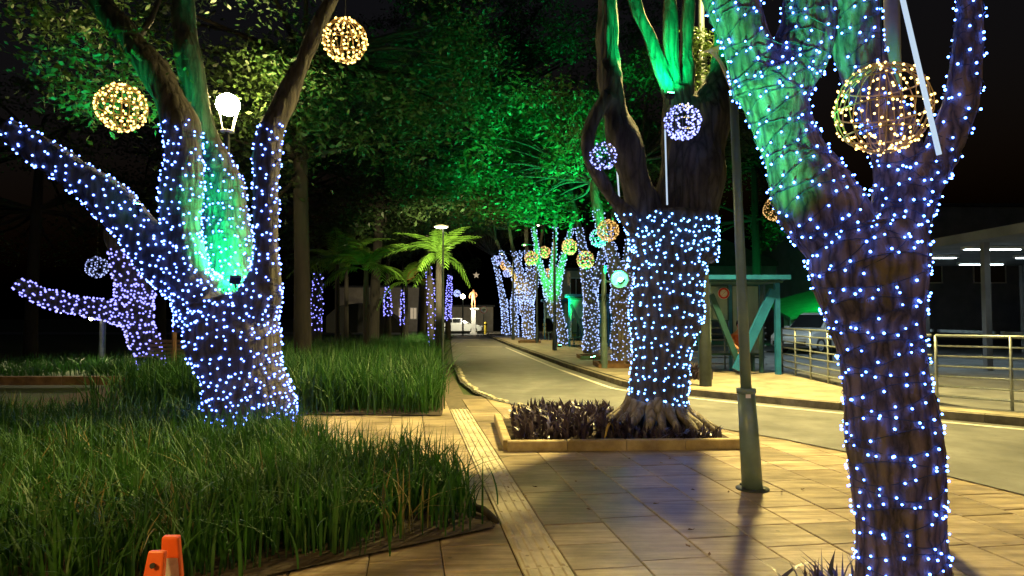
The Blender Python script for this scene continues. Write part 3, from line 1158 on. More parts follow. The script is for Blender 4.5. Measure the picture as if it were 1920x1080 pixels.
# --- the row along the far pavement
row = [
    ('pale tree behind the green floodlight, its slim trunk lit to the ground', 20.7,
     [[(1166, 692, 40), (1165, 620, 37), (1165, 550, 38)], [(1163, 565, 30), (1152, 490, 24), (1128, 425, 20), (1110, 340, 16)], [(1168, 560, 28), (1180, 480, 22), (1192, 400, 16), (1200, 300, 14)]]),
    ('straight lit tree standing in a rust edged pit left of the green floodlight', 26.8,
     [[(1108, 670, 31), (1108, 620, 27), (1108, 565, 27)], [(1107, 575, 24), (1118, 520, 17), (1136, 460, 14), (1152, 400, 12), (1160, 330, 10)], [(1108, 570, 24), (1098, 500, 18), (1088, 440, 13), (1072, 370, 10)]]),
    ('leaning lit tree with a crooked trunk and three raised limbs', 35.0,
     [[(1058, 652, 20), (1052, 615, 20), (1040, 575, 23), (1034, 545, 26)], [(1032, 555, 20), (1018, 515, 13), (1008, 480, 10), (1000, 420, 8)], [(1040, 550, 20), (1052, 500, 14), (1064, 455, 11), (1080, 400, 8)], [(1036, 555, 18), (1036, 505, 11), (1040, 460, 9), (1042, 400, 7)]]),
    ('lit tree fanning into many limbs under a yellow ball', 42.7,
     [[(994, 641, 24), (990, 600, 23), (987, 560, 26)], [(985, 575, 18), (965, 520, 11), (946, 486, 8), (930, 450, 6)], [(986, 570, 18), (978, 515, 12), (964, 478, 8), (955, 430, 6)], [(988, 570, 18), (992, 515, 11), (988, 470, 8), (986, 420, 6)], [(990, 570, 18), (1004, 520, 11), (1008, 482, 8), (1018, 430, 6)]]),
    ('slim lit tree second from the far end of the row', 47.5,
     [[(966, 636, 12), (965, 600, 12), (963, 560, 13)], [(963, 565, 11), (970, 520, 8), (976, 470, 6)]]),
    ('slim lit tree at the far end of the row', 49.5,
     [[(948, 635, 12), (947, 600, 12), (944, 560, 13)], [(944, 565, 10), (936, 525, 8), (925, 480, 6)]]),
]
row_labels = ['lights on the slim trunk behind the green floodlight', 'white lights on the straight trunk left of the green floodlight', 'white lights on the leaning crooked trunk',
              'white lights on the trunk fanning into many limbs', 'violet-white lights on the slim trunk second from the row end', 'violet-white lights on the slim trunk ending the row']
RG = 'lit street trees in a row along the kerb'
for i, (lab, Y, ls) in enumerate(row):
    specs = [limb([(a, b, Y + random.uniform(-.3, .3) * (j > 0), d) for (a, b, d) in l]) for j, l in enumerate(ls)]
    base = Vector((specs[0][0][0].x, Y, SWZ))
    tt, bv = mk_tree('street_tree', base, specs, lab, RG, M['bark_pale'], 0.05, 0.03, 6, 20 + i)
    dens = 0.115 if Y < 30 else 0.15
    hi = P(0, 395 if Y < 22 else 425 if Y < 40 else 470, Y).z
    bb, ll = wrap(bv, specs, dens, dens * 1.05, lo=0.2, hi=hi, jitter=0.8, lift=0.03, wires=False)
    light_string(base, bb, [], row_labels[i], M['bulb_far'], 0.0011 * Y * 0.95, single=0, group='string lights on the row of street trees', cable=False, sub=0)
    cx, cy = base.x, base.y
    top = 5.6 if Y < 30 else 7.5
    if i != 4:
        # the wide crowns of the row
        ell = [(cx - 1.0, cy + 1.5, top + 2.6, 4.3, 3.6, 2.6), (cx - 3.2, cy + 2, top + 1.2, 2.4, 2.6, 1.5)]
        if i == 2: ell = [(cx - 2.6, cy + 1.5, top + 2.0, 3.6, 3.0, 2.6)]
        if i == 0: ell = [(cx - 2.2, cy + 3.0, top + 1.6, 3.4, 2.8, 2.3), (cx + 2.5, cy + 4, top + 3.5, 3.4, 3, 2.4), (0.75, 18.9, 6.7, 2.1, 1.7, 1.9)]
        cc = crown(tt, ell, 640, 30, 0.34, 0.19, M['leaf'], 40 + i, 0.42)
        twigs(tt, [s[0][-1] for s in specs[1:]] or [specs[0][0][-1]], cc, M['bark'], 46, 0.045, 50 + i)

# --- second tree on the left, set back
S_tr = limb([(288, 700, 20, 42), (276, 655, 20, 46), (258, 605, 20, 58), (246, 560, 20, 66)])
S_b1 = limb([(250, 590, 20, 50), (205, 582, 19.8, 40), (155, 574, 19.6, 36), (90, 560, 19.4, 30), (30, 530, 19.3, 22)])
S_b2 = limb([(244, 570, 20, 50), (238, 525, 20, 40), (222, 480, 20, 30), (205, 430, 20.1, 22)])
S_b3 = limb([(258, 570, 20, 46), (276, 525, 20, 38), (286, 480, 20, 28), (300, 420, 20, 20)])
base = Vector((S_tr[0][0].x, 20, 0))
t2, bv = mk_tree('tree', base, [S_tr, S_b1, S_b2, S_b3], 'smaller violet-lit tree with a level branch behind the low orange edging', LT, M['bark'], 0.045, 0.03, 6, 9)
bb, ll = wrap(bv, [S_tr, S_b1, S_b2, S_b3], 0.13, 0.15, hi=P(0, 470, 20).z, jitter=0.7, lift=0.03)
light_string(base, bb, [], 'dense violet-blue fairy lights on the smaller tree behind the orange edging', M['bulb_far_violet'], 0.030, single=0, group='string lights wound round tree trunks', cable=False, sub=1)
crown(t2, [(-11.5, 21, 6.0, 4.0, 3, 2.2)], 260, 28, 0.34, 0.16, M['leaf_dark'], 61, 0.45)

# ================================================================== OTHER TREES
BT = 'dark trees filling the park behind'


def dark_tree(px, py, Y, d, ells, n, label, seed, lean=0, size=0.17, m='leaf_dark'):
    b = G(px, py) if py > 600 else P(px, 640, Y)
    b = Vector(((px - 960) / FPX * Y, Y, 0))
    t = thing('tree', b, label, 'tree', BT)
    top = min(e[2] for e in ells) + 1.2
    pts = [b, b + Vector((lean * .3, 0, top * .35)), b + Vector((lean * .8, 0.1, top * .7)), b + Vector((lean, 0.2, top))]
    r = d / 2 * Y / FPX
    dp, dr = catmull(pts, [r * 1.25, r, r * .9, r * .6], 0.4)
    MB().tube(dp, dr, 10).build('trunk', M['bark_dark'], t, True)
    c = crown(t, ells, n, 30, 0.38, size, M[m], seed, 0.40)
    twigs(t, [pts[-1], pts[-2]], c, M['bark_dark'], 40, r * .35, seed)
    return t


dark_tree(570, 690, 16, 30, [(-5.6, 17, 6.6, 3.6, 3, 2.4), (-3.0, 18, 8.6, 3.2, 3, 2.2), (-6.5, 18, 9.5, 3.5, 3, 2.2)], 700, 'dark bare-trunked tree rising beyond the grass right of the big forked tree', 71, -0.2)
dark_tree(700, 650, 30, 18, [(-5.5, 31, 8.0, 4.5, 3.5, 3.4), (-2.0, 32, 10.6, 4.5, 3.5, 3.6), (-6.5, 33, 14.5, 5.5, 3.5, 4), (-0.5, 33, 15.5, 5, 3.5, 4)], 1100, 'tall dark tree with its crown hanging over the palms', 72, 0.3)
dark_tree(790, 640, 40, 14, [(-3.5, 42, 11.5, 6, 4, 4.5), (2.5, 44, 14.5, 6, 4, 4.5), (-4, 45, 20, 7, 4, 5), (5, 45, 21, 7, 4, 5), (-9, 44, 17, 5, 4, 5)], 1300, 'tall dark tree closing the view over the end of the road', 73, 0.5, 0.22)
dark_tree(300, 640, 32, 20, [(-15, 33, 8, 6.5, 4, 4.5)], 420, 'dark tree far back behind the park bench', 74, 0, 0.2)
dark_tree(60, 640, 26, 20, [(-20, 27, 7, 5, 4, 4.5)], 300, 'dark tree at the far left edge of the park', 75, 0, 0.2)
dark_tree(480, 640, 44, 18, [(-15, 46, 11, 7, 4, 6)], 360, 'dark tree behind the lit trunks deep in the park', 76, 0, 0.26)
dark_tree(1420, 620, 38, 16, [(13.5, 40, 9.0, 3.4, 3, 4.2)], 330, 'dark leafy tree over the shelter in front of the grey house', 77, 0, 0.2, 'leaf')
dark_tree(1190, 640, 58, 14, [(8, 62, 15, 9, 4, 7)], 360, 'tall dark tree far behind the row of lit street trees', 78, 0, 0.3)
dark_tree(820, 600, 80, 10, [(-10, 84, 18, 14, 5, 13)], 420, 'broad dark tree beyond the crossing street', 79, 0, 0.42)
dark_tree(560, 600, 82, 10, [(-30, 86, 16, 14, 5, 13)], 360, 'broad dark tree beyond the crossing street behind the pink house', 80, 0, 0.42)
dark_tree(1100, 600, 84, 10, [(12, 88, 18, 14, 5, 13)], 360, 'broad dark tree beyond the crossing street behind the street trees', 81, 0, 0.42)


# palms
def frond_mesh(L, droop, n=16, wid=0.48, seed=0):
    g = random.Random(seed)
    mb = MB()
    pts = []
    for i in range(9):
        t = i / 8
        pts.append(Vector((L * t * (1 - 0.12 * t), 0, L * (0.55 * t - (0.55 + droop) * t * t))))
    mb.tube(pts, [0.022 * (1 - 0.8 * i / 8) for i in range(9)], 4)
    for i in range(n):
        t = 0.15 + 0.83 * i / (n - 1)
        x = t * 8
        k = min(int(x), 7)
        p = pts[k].lerp(pts[k + 1], x - k)
        a = (pts[k + 1] - pts[k]).normalized()
        for s in (-1, 1):
            l = wid * math.sin(math.pi * (0.15 + 0.8 * t)) * g.uniform(.85, 1.1) + 0.06
            d = (a * 0.55 + Vector((0, s, 0)) * 0.8 + Vector((0, 0, -0.25 - .2 * g.random()))).normalized()
            wv = a * 0.036
            e = p + d * l + Vector((0, 0, -0.12 * l))
            m_ = p + d * l * 0.5
            mb.add([p - wv * .5, p + wv * .5, m_ + wv, e, m_ - wv], [(0, 1, 2, 4), (4, 2, 3)])
    return mb


def palm(px, Y, zc, r, L, nf, label, seed, dry=0, bulge=True, rmin=0.0):
    g = random.Random(seed)
    b = Vector(((px - 960) / FPX * Y, Y, 0))
    t = thing('palm_tree', b, label, 'palm tree', 'palms beside the grass bed')
    MB().tube([b, b + Vector((0.02, 0, zc * .3)), b + Vector((0, 0, zc * .8)), b + Vector((0, 0, zc))], [r * 1.2, r, r * .9, r * .7], 10).build('trunk', M['bark_dark'], t, True)
    for k in range(nf):
        az = 2 * math.pi * k / nf + g.uniform(-.3, .3)
        up = g.uniform(-0.1, 0.8) if k % 2 else g.uniform(0.75, 1.25)
        mb = frond_mesh(L * g.uniform(.85, 1.1), g.uniform(.2, .75), 15, 0.42 * L / 1.6, seed * 31 + k)
        rot = Matrix.Rotation(az, 3, 'Z') @ Matrix.Rotation(-up, 3, 'Y')
        me = mb.mesh('frond')
        me.transform(rot.to_4x4())
        o = link('frond', me, M['palm_dry'] if k < dry else M['palm_leaf'], t, (0, 0, zc))
        if k < dry: o['label'] = 'dried orange-brown frond'
    return t


palm(824, 20, 3.35, 0.13, 1.4, 14, 'bright yellow-green palm under the disc lamp at the road edge', 3)
palm(632, 22, 3.3, 0.085, 1.7, 10, 'slim dark palm, left one of the pair beside the mulch', 5)
palm(649, 25, 3.4, 0.085, 1.7, 10, 'slim dark palm, right one of the pair beside the mulch', 6)
palm(686, 19, 2.9, 0.09, 1.5, 11, 'slim palm with drooping lit fronds standing at the mulch edge', 7)
palm(762, 27, 2.9, 0.08, 1.5, 10, 'small palm with dried orange fronds in front of the pink house', 8, dry=4)
palm(600, 31, 3.6, 0.09, 1.7, 9, 'dim palm just right of the thin lit trunk in the park', 9)

# distant lit trunks in the park
PL = 'thin lit trunks deep in the park'


def lit_trunk(px, y0, y1, Y, dpx, label, slabel, lean=0.0):
    spec = limb([(px, y1, Y, dpx), (px + lean * .4, (y0 + y1) / 2, Y, dpx), (px + lean, y0, Y, dpx * .7), (px + lean * 1.4, y0 - 60, Y, dpx * .4)])
    b = Vector((spec[0][0].x, Y, 0))
    spec[0].insert(0, b.copy())
    spec[1].insert(0, spec[1][0] * 1.1)
    t, bv = mk_tree('tree', b, [spec], label, PL, M['bark_dark'], 0.04, 0.02, 7, int(px))
    bb, _ = wrap(bv, [spec], 0.14, 0.15, lo=P(0, y1, Y).z, hi=P(0, y0, Y).z, jitter=.8, lift=.03)
    light_string(b, bb, [], slabel, M['bulb_far_violet'], 0.00105 * Y, single=0, group='string lights on the thin park trunks', cable=False, sub=0)
    c = crown(t, [(b.x, Y + .3, spec[0][-1].z + 1.2, 1.8, 1.5, 1.2)], 60, 26, .34, .2, M['leaf_dark'], int(px) + 1, .42)


lit_trunk(592, 515, 625, 24, 20, 'thin lit trunk standing alone left of the dark palms', 'blue lights on the thin trunk left of the dark palms', 5)
lit_trunk(812, 500, 660, 22, 14, 'thin lit trunk directly behind the bright palm', 'blue lights on the thin trunk behind the bright palm', -8)
lit_trunk(727, 540, 592, 36, 13, 'short lit trunk between the palms in front of the pale wall', 'blue lights on the short trunk between the palms', 0)
lit_trunk(755, 545, 610, 40, 7, 'thinnest lit trunk between the palms', 'blue lights on the thinnest trunk between the palms', 0)
lit_trunk(840, 515, 600, 46, 10, 'lit trunk just right of the bright palm near the white car', 'blue lights on the trunk near the white car', 4)


# ================================================================== GRASS AND PLANTS
def blades(pts, h0, h1, wd, seed, lean=0.35, segs=4):
    g = np.random.default_rng(seed)
    n = len(pts)
    pts = np.asarray(pts)
    h = g.uniform(h0, h1, n)
    az = g.uniform(0, 2 * np.pi, n)
    ln = np.abs(g.normal(0.25, lean, n))
    d = np.stack([np.cos(az), np.sin(az), np.zeros(n)], 1)
    sd = np.stack([-np.sin(az), np.cos(az), np.zeros(n)], 1)
    tw = g.uniform(-0.9, 0.9, n)[:, None]
    sd = sd * np.cos(tw) + d * np.sin(tw)
    ws = wd * g.uniform(.7, 1.3, n)
    rows = []
    for k in range(segs + 1):
        t = k / segs
        x = (ln * h * t ** 2.1)
        z = h * (t - 0.28 * np.minimum(ln, 1.6) * t ** 3)
        c = pts + d * x[:, None]
        c[:, 2] += z
        wk = ws * (1 - t ** 1.8) * (0.6 + 0.8 * t * (1 - t) * 2)
        if k < segs:
            rows.append(c - sd * wk[:, None] / 2)
            rows.append(c + sd * wk[:, None] / 2)
        else:
            rows.append(c)
    V = np.stack(rows, 1)
    m_ = V.shape[1]
    idx = (np.arange(n) * m_)[:, None]
    F = []
    for k in range(segs - 1):
        F.append(idx + np.array([[2 * k, 2 * k + 1, 2 * k + 3]]))
        F.append(idx + np.array([[2 * k, 2 * k + 3, 2 * k + 2]]))
    F.append(idx + np.array([[2 * segs - 2, 2 * segs - 1, 2 * segs]]))
    return V.reshape(-1, 3), np.concatenate(F)


def scatter(poly, n, seed, z=0.02, clump=0.09, per=14):
    g = np.random.default_rng(seed)
    xs = [p[0] for p in poly]
    ys = [p[1] for p in poly]
    out = []
    while len(out) < n:
        x, y = g.uniform(min(xs), max(xs)), g.uniform(min(ys), max(ys))
        if not inside(poly, x, y): continue
        if abs(x) > 0.95 * y + 1.5: continue
        q = g.normal(size=(per, 2)) * clump
        for a_, b_ in q:
            out.append((x + a_, y + b_, z))
    return np.array(out[:n])


GB1 = [(-0.28, 5.2), (-0.6, 6.3), (-1.05, 6.95), (-2.0, 7.4), (-2.65, 8.4), (-3.1, 9.4), (-9, 9.7), (-9, 2.2), (-4.5, 2.4), (-3.1, 3.25), (-1.5, 4.35)]
V, F = blades(scatter(GB1, 19000, 1), 0.30, 0.64, 0.021, 2, 0.55, 5)
Vd, Fd = blades(scatter(GB1, 450, 21), 0.3, 0.66, 0.019, 22, 0.9, 5)
gd = link('dry_grass', np_mesh('dry_grass', Vd, Fd), M['straw'])
tag(gd, 'dry bent straw coloured blades among the tall grass', 'grass', kind='stuff')
g1 = link('tall_grass', np_mesh('tall_grass', V, F), M['grass'])
tag(g1, 'tall dark green strappy grass filling the bed round the big forked tree', 'grass', kind='stuff')
GB2 = [(-1.3, 10.95), (-1.4, 12.5), (-1.9, 17), (-2.5, 22), (-3.3, 30), (-4.0, 30), (-4.0, 24), (-6.2, 23.6), (-7, 11.2)]
V, F = blades(scatter(GB2, 22000, 3, clump=.12), 0.6, 1.1, 0.026, 4, 0.45, 4)
g2 = link('tall_grass', np_mesh('tall_grass', V, F), M['grass'])
tag(g2, 'tall grass bed running back along the left side of the road', 'grass', kind='stuff')
V, F = blades(scatter([(-16, 17.2), (-7.2, 17.2), (-5, 24), (-16, 24)], 7000, 6, clump=.2), 0.2, 0.5, 0.03, 5, 0.5, 3)
g3 = link('undergrowth', np_mesh('undergrowth', V, F), M['grass'])
tag(g3, 'low leafy undergrowth behind the orange edging at the left', 'undergrowth', kind='stuff')

# purple plants in the tree bed: rosettes of lance leaves
pin = [(TREEBED[0][0] + .12, TREEBED[0][1] + .1), (TREEBED[1][0] - .25, TREEBED[1][1] + .1), (2.35, 9.5), (1.3, 10.4), (-0.02, 10.1)]
pp = scatter(pin, 2600, 8, z=0.05, clump=0.035, per=8)
dist = np.linalg.norm(pp[:, :2] - np.array([bc.x, bc.y]), axis=1)
pp = pp[(dist > 0.80)]
pp[:, 2] += rng.uniform(0, 0.16, len(pp)) * (pp[:, 0] < 1.5)
V, F = blades(pp, 0.10, 0.22, 0.055, 9, 0.6, 3)
g4 = link('ground_cover', np_mesh('ground_cover', V, F), M['purple'])
tag(g4, 'dark purple lance-leaved plants crowded in the stone-edged tree bed', 'plants', kind='stuff')
q0 = G(1545, 1125)
pp = np.array([(q0.x + random.gauss(0, .10), q0.y + random.gauss(0, .08), 0.0) for _ in range(60)])
V, F = blades(pp, 0.14, 0.27, 0.03, 10, 0.8, 3)
g5 = link('purple_plant', np_mesh('purple_plant', V - np.array([q0.x, q0.y, 0]), F), M['purple'])
g5.location = (q0.x, q0.y, 0)
tag(g5, 'small dark purple plant poking up at the foot of the nearest tree', 'plant')
q0 = Vector((4.25, 15.9, SWZ))
pp = np.array([(q0.x + random.gauss(0, .17), q0.y + random.gauss(0, .15), SWZ) for _ in range(220)])
V, F = blades(pp, 0.2, 0.55, 0.045, 11, 0.7, 3)
g6 = link('purple_plant', np_mesh('purple_plant', V - np.array(q0), F), M['purple'])
g6.location = q0
tag(g6, 'dark purple plant clump at the foot of the street lamp by the shelter', 'plant')
# soil pad under it
# trumpet of dried flower in the bed
fl = thing('dry_stalk', (1.28, 8.45, 0.05), 'drooping dry yellow stalk among the purple plants', 'plant')
dp, dr = catmull([(1.28, 8.45, .05), (1.24, 8.36, .25), (1.18, 8.25, .27), (1.12, 8.15, .12)], [.012, .011, .02, .008], .04)
MB().tube(dp, dr, 5).build('stalk', M['yellow_leaf'], fl, True)

# fallen leaves on the pavement
def dead_leaf(p, s, m, label, grp, i):
    mb = MB()
    mb.add([(-s, 0, .004), (-.3 * s, -.42 * s, .010), (s * .6, -.25 * s, .006), (s, 0, .012), (s * .5, .3 * s, .004), (-.4 * s, .38 * s, .012), (0, 0, .002)],
           [(0, 1, 6), (1, 2, 6), (2, 3, 6), (3, 4, 6), (4, 5, 6), (5, 0, 6)])
    o = mb.build('fallen_leaf', m, None, loc=(0, 0, 0))
    o.location = (p.x, p.y, 0.008)
    o.rotation_euler = (0, 0, random.random() * 6.28)
    tag(o, label, 'leaf', grp)


lp = [(1117, 881), (1296, 996), (1256, 862), (1300, 921), (1080, 905), (1366, 925), (985, 933), (1003, 915), (1290, 1027), (1330, 1043), (1505, 920), (1230, 947), (1240, 870), (1104, 958), (950, 916), (1465, 925), (1180, 862)]
for i, (a_, b_) in enumerate(lp):
    y_ = i in (0, 2, 6, 11, 12)
    dead_leaf(G(a_, b_), 0.03 if i else 0.045, M['yellow_leaf'] if y_ else M['dead_leaf'],
              'small yellow leaf fallen on the paving slabs' if y_ else 'small brown leaf fallen on the paving slabs',
              'yellow leaves fallen on the paving' if y_ else 'brown leaves fallen on the paving', i)
# cut branch lying at the grass corner
br = thing('twig', G(905, 975), 'dark broken twig lying at the corner of the grass bed', 'twig')
dp, dr = catmull([G(885, 965) + Vector((0, 0, .06)), G(905, 972) + Vector((0, 0, .07)), G(925, 980) + Vector((0, 0, .03)), G(934, 984) + Vector((0, 0, .02))], [.03, .032, .028, .012], .05)
MB().tube(dp, dr, 7).build('stem', M['bark_dark'], br, True)


# ================================================================== LIGHT BALLS
def light_ball(c, rad, label, mb_, mw, br, n, single=False, hang=None, rings=9, wr=0.004, seed=0, group='glowing wire balls hung from the trees'):
    g = random.Random(seed)
    c = Vector(c)
    t = thing('light_ball', c, label, 'light ball', group)
    # frame: meridian and parallel hoops of wire
    for k in range(rings):
        az = math.pi * k / rings + g.uniform(-.08, .08)
        pts = []
        for j in range(33):
            a_ = 2 * math.pi * j / 32
            p = Vector((math.cos(a_) * math.cos(az), math.cos(a_) * math.sin(az), math.sin(a_))) * rad * (1 + .015 * math.sin(3 * a_ + k))
            pts.append(c + p)
        MB().tube(pts, wr, 4, cap=False).build('hoop', mw, t, True)
    for z in (-.6, -.05, .55):
        rr = math.sqrt(1 - z * z)
        pts = [c + Vector((math.cos(2 * math.pi * j / 32) * rr, math.sin(2 * math.pi * j / 32) * rr, z)) * rad for j in range(33)]
        MB().tube(pts, wr * 1.4, 4, cap=False).build('hoop', mw, t, True)
    pts = []
    for k in range(n):
        z = 1 - 2 * (k + .5) / n
        a_ = k * 2.39996 + g.uniform(-.25, .25)
        z = max(-1, min(1, z + g.uniform(-.05, .05)))
        if g.random() < .12: z = -0.75 - .22 * g.random()
        rr = math.sqrt(max(0, 1 - z * z))
        pts.append(Vector((math.cos(a_) * rr, math.sin(a_) * rr, z)) * rad * g.uniform(.97, 1.04))
    if single:
        me = np_mesh('bulb', np.array(ico(1)[0]) * br, ico(1)[1], True)
        me.materials.append(mb_)
        for p in pts: link('bulb', me, None, t, p)
    else:
        o = link('bulb_cluster', bulbs_mesh('bulb_cluster', pts, br, 1 if n > 90 else 0), mb_, t)
        o['kind'] = 'stuff'
    if hang is not None:
        MB().tube([c + Vector((0, 0, rad)), c + Vector((0.01, 0, rad + hang))], 0.004, 4).build('cord', M['wire'], t)
    return t


def ball_at(px, py, rpx, Y, *a, **k):
    return light_ball(P(px, py, Y), rpx * Y / FPX, *a, **k)


ball_at(1655, 203, 84, 3.55, 'largest yellow wire ball of lights in front of the nearest tree', M['bulb_warm'], M['ball_wire'], 0.0075, 180, True, hang=1.2, rings=11, wr=0.0032, seed=1)
ball_at(228, 202, 44, 7.6, 'yellow light ball hanging left of the lantern by bright leaves', M['bulb_warm'], M['ball_wire'], 0.0135, 150, True, hang=2.5, seed=2)
ball_at(647, 76, 41, 8.2, 'yellow light ball hanging right of the lantern at the top', M['bulb_warm'], M['ball_wire'], 0.0135, 150, True, hang=2.5, seed=3)
ball_at(1280, 229, 33, 8.5, 'round blue-violet light ball hanging before the broad middle tree', M['bulb_ball_blue'], M['ball_wire_blue'], 0.0145, 190, True, hang=2.6, seed=4)
ball_at(1131, 293, 25, 8.7, 'white-blue light ball half hidden by a limb of the middle tree', M['bulb_ball_blue'], M['ball_wire_blue'], 0.0145, 80, hang=2.6, seed=5)
ball_at(1454, 392, 22, 20.0, 'yellow light ball half hidden behind the nearest tree', M['bulb_warm_far'], M['ball_wire'], 0.018, 110, hang=3, seed=6)
FB = [(1140, 432, 20, 17.5, 1, 'largest of the yellow balls over the street trees'), (1123, 446, 17, 19.5, 0, 'bluish ball tucked under the largest yellow one over the street'),
      (1098, 487, 16, 21.5, 1, 'yellow ball hanging before the straight lit street tree'), (1068, 463, 14, 25, 1, 'yellow ball above the limbs of the leaning street tree'),
      (996, 484, 12.5, 31, 1, 'yellow ball over the fan-limbed street tree'), (1021, 473, 10.5, 36, 1, 'yellow ball high between the fan-limbed and leaning trees'),
      (1029, 512, 8, 38, 1, 'small yellow ball low in front of the leaning street tree'), (947, 497, 8.5, 44, 1, 'small yellow ball at the far end of the street row'),
      (937, 487, 8.5, 46, 0, 'small blue ball at the far end of the street row'), (951, 512, 7, 47, 0, 'lower small blue ball at the far end of the street row'),
      (182, 501, 19, 17.5, 0, 'white light ball beside the violet-lit tree at the left'), (857, 550, 5.5, 56, 0, 'tiny blue ball above the white car')]
for i, (a_, b_, r_, Y_, wm, lab) in enumerate(FB):
    ball_at(a_, b_, r_, Y_, lab, M['bulb_warm_far'] if wm else M['bulb_ball_blue_far'], M['ball_wire'] if wm else M['ball_wire_blue'], 0.0013 * Y_, 80 if Y_ < 30 else 46, hang=2.5, rings=6, wr=0.0004 * Y_, seed=20 + i)


# falling-light tubes
def light_tube(p0, p1, r, label):
    p0, p1 = Vector(p0), Vector(p1)
    t = thing('light_tube', p1, label, 'light tube', 'hanging light tubes')
    d = (p1 - p0).normalized()
    MB().tube([p0, p0.lerp(p1, .5), p1], r, 8).build('tube', M['tube_glow'], t, True)
    MB().tube([p0 - d * 0.08, p0], r * 1.25, 8).build('cap', M['white_metal'], t, True)
    MB().tube([p0 - d * 1.4, p0 - d * .08], 0.003, 4).build('cord', M['wire'], t)


light_tube(P(1247, 243, 8.7), P(1251, 384, 8.7), 0.011, 'white light tube hanging below the blue-violet ball')
light_tube(P(1157, 318, 9.9), P(1163, 397, 9.9), 0.012, 'dim light tube hanging below the half hidden white-blue ball')
light_tube(P(1688, -20, 3.3), P(1761, 290, 3.3), 0.0125, 'long slanting light tube beside the largest yellow ball')
# green-lit bamboo pole behind the large ball
bp = thing('pole', Vector((P(1675, 0, 5.2).x, 5.2, 0)), 'smooth pale upright pole lit green behind the largest yellow ball', 'pole')
MB().tube([Vector((P(1675, 0, 5.2).x + .02, 5.2, 0)), P(1678, 300, 5.2), P(1674, 100, 5.2), P(1668, -150, 5.2)], [0.065, 0.06, 0.058, 0.055], 12).build('shaft', M['stone_white'], bp, True)


# ================================================================== LAMPS
# lantern behind the big forked tree
YL = 11.3
lc = P(427, 208, YL)
lamp = thing('lantern_post', Vector((lc.x, YL, 0)), 'glowing lantern on a post between the stems of the big forked tree', 'street lamp')
zb = P(427, 247, YL).z
MB().lathe((lc.x, YL, 0), [(0.11, 0), (0.11, .3), (.06, .4), (.05, zb - .1), (.03, zb)], 12).build('post', M['post_dark'], lamp, True)
MB().lathe((lc.x, YL, zb), [(0.0, -.01), (.11, -.01), (.115, .015), (0.0, .02)], 16).build('base_ring', M['white_metal'], lamp, True)
zt = P(427, 196, YL).z
for k in range(4):
    t = math.pi / 4 + k * math.pi / 2 + .35
    MB().bar((lc.x + .10 * math.cos(t), YL + .10 * math.sin(t), zb), (lc.x + .235 * math.cos(t), YL + .235 * math.sin(t), zt), .016, .016).build('strut', M['white_metal'], lamp)
MB().ball((lc.x, YL, zt), .195, 3, (1, 1, .95)).build('bulb', M['lantern_glow'], lamp, True)

# street lamp by the near shelter: it lights the pavement
sl = Vector((G(1323, 724, SWZ).x, G(1323, 724, SWZ).y, SWZ))
lamp2 = thing('street_lamp', sl, 'dark street lamp post standing at the kerb beside the shelter', 'street lamp')
hz = 9.3
MB().lathe(sl, [(0.13, 0), (.13, .9), (.10, 1.0), (.085, 5), (.06, hz)], 12).build('post', M['post_dark'], lamp2, True)
tip = sl + Vector((.35, -.7, hz + .35))
dp, dr = catmull([sl + Vector((0, 0, hz - .1)), sl + Vector((.1, -.2, hz + .3)), tip], [.05, .045, .04], .15)
MB().tube(dp, dr, 8).build('arm', M['post_dark'], lamp2, True)
MB().box(tip + Vector((.07, -.14, 0)), (.5, .28, .1), Matrix.Rotation(2.03, 3, 'Z')).build('lamp_head', M['post_dark'], lamp2)
MB().box(tip + Vector((.07, -.14, -.058)), (.4, .2, .012), Matrix.Rotation(2.03, 3, 'Z')).build('lens', M['lamp_glow'], lamp2)
spot(lamp2, tip + Vector((.07, -.14, -.09)), tip + Vector((-.7, -3.0, -9)), 19000, WARM, 124, .75, .4)

# posts of the row further up the street
for i, (a_, b_, lab, pw) in enumerate([(1040, 657, 'slim dark lamp post beside the leaning street tree', 800),
                                       (1007, 643, 'slim dark lamp post right of the fan-limbed street tree', 800),
                                       (962, 637, 'slim dark lamp post before the last two street trees', 1000)]):
    q = G(a_, b_, SWZ)
    t = thing('street_lamp', q, lab, 'street lamp', 'slim lamp posts along the row of street trees')
    hz = 5.2
    MB().lathe(q, [(0.10, 0), (.10, .8), (.085, .82), (.065, .9), (.05, hz)], 10).build('post', M['post_dark'], t, True)
    tip = q + Vector((-.7, -.1, hz + .25))
    dp, dr = catmull([q + Vector((0, 0, hz - .05)), q + Vector((-.25, 0, hz + .22)), tip], [.04, .035, .03], .1)
    MB().tube(dp, dr, 6).build('arm', M['post_dark'], t, True)
    MB().lathe(tip, [(.03, .08), (.06, .05), (.17, -.05), (.165, -.055), (0.05, -.02)], 12).build('lamp_shade', M['brass'], t, True)
    MB().ball(tip + Vector((0, 0, -.02)), .06, 1).build('bulb', M['lamp_glow'], t, True)
    spot(t, tip + Vector((0, 0, -.1)), tip + Vector((-1.2, -1, -5)), pw, WARM, 140, .6, .08)

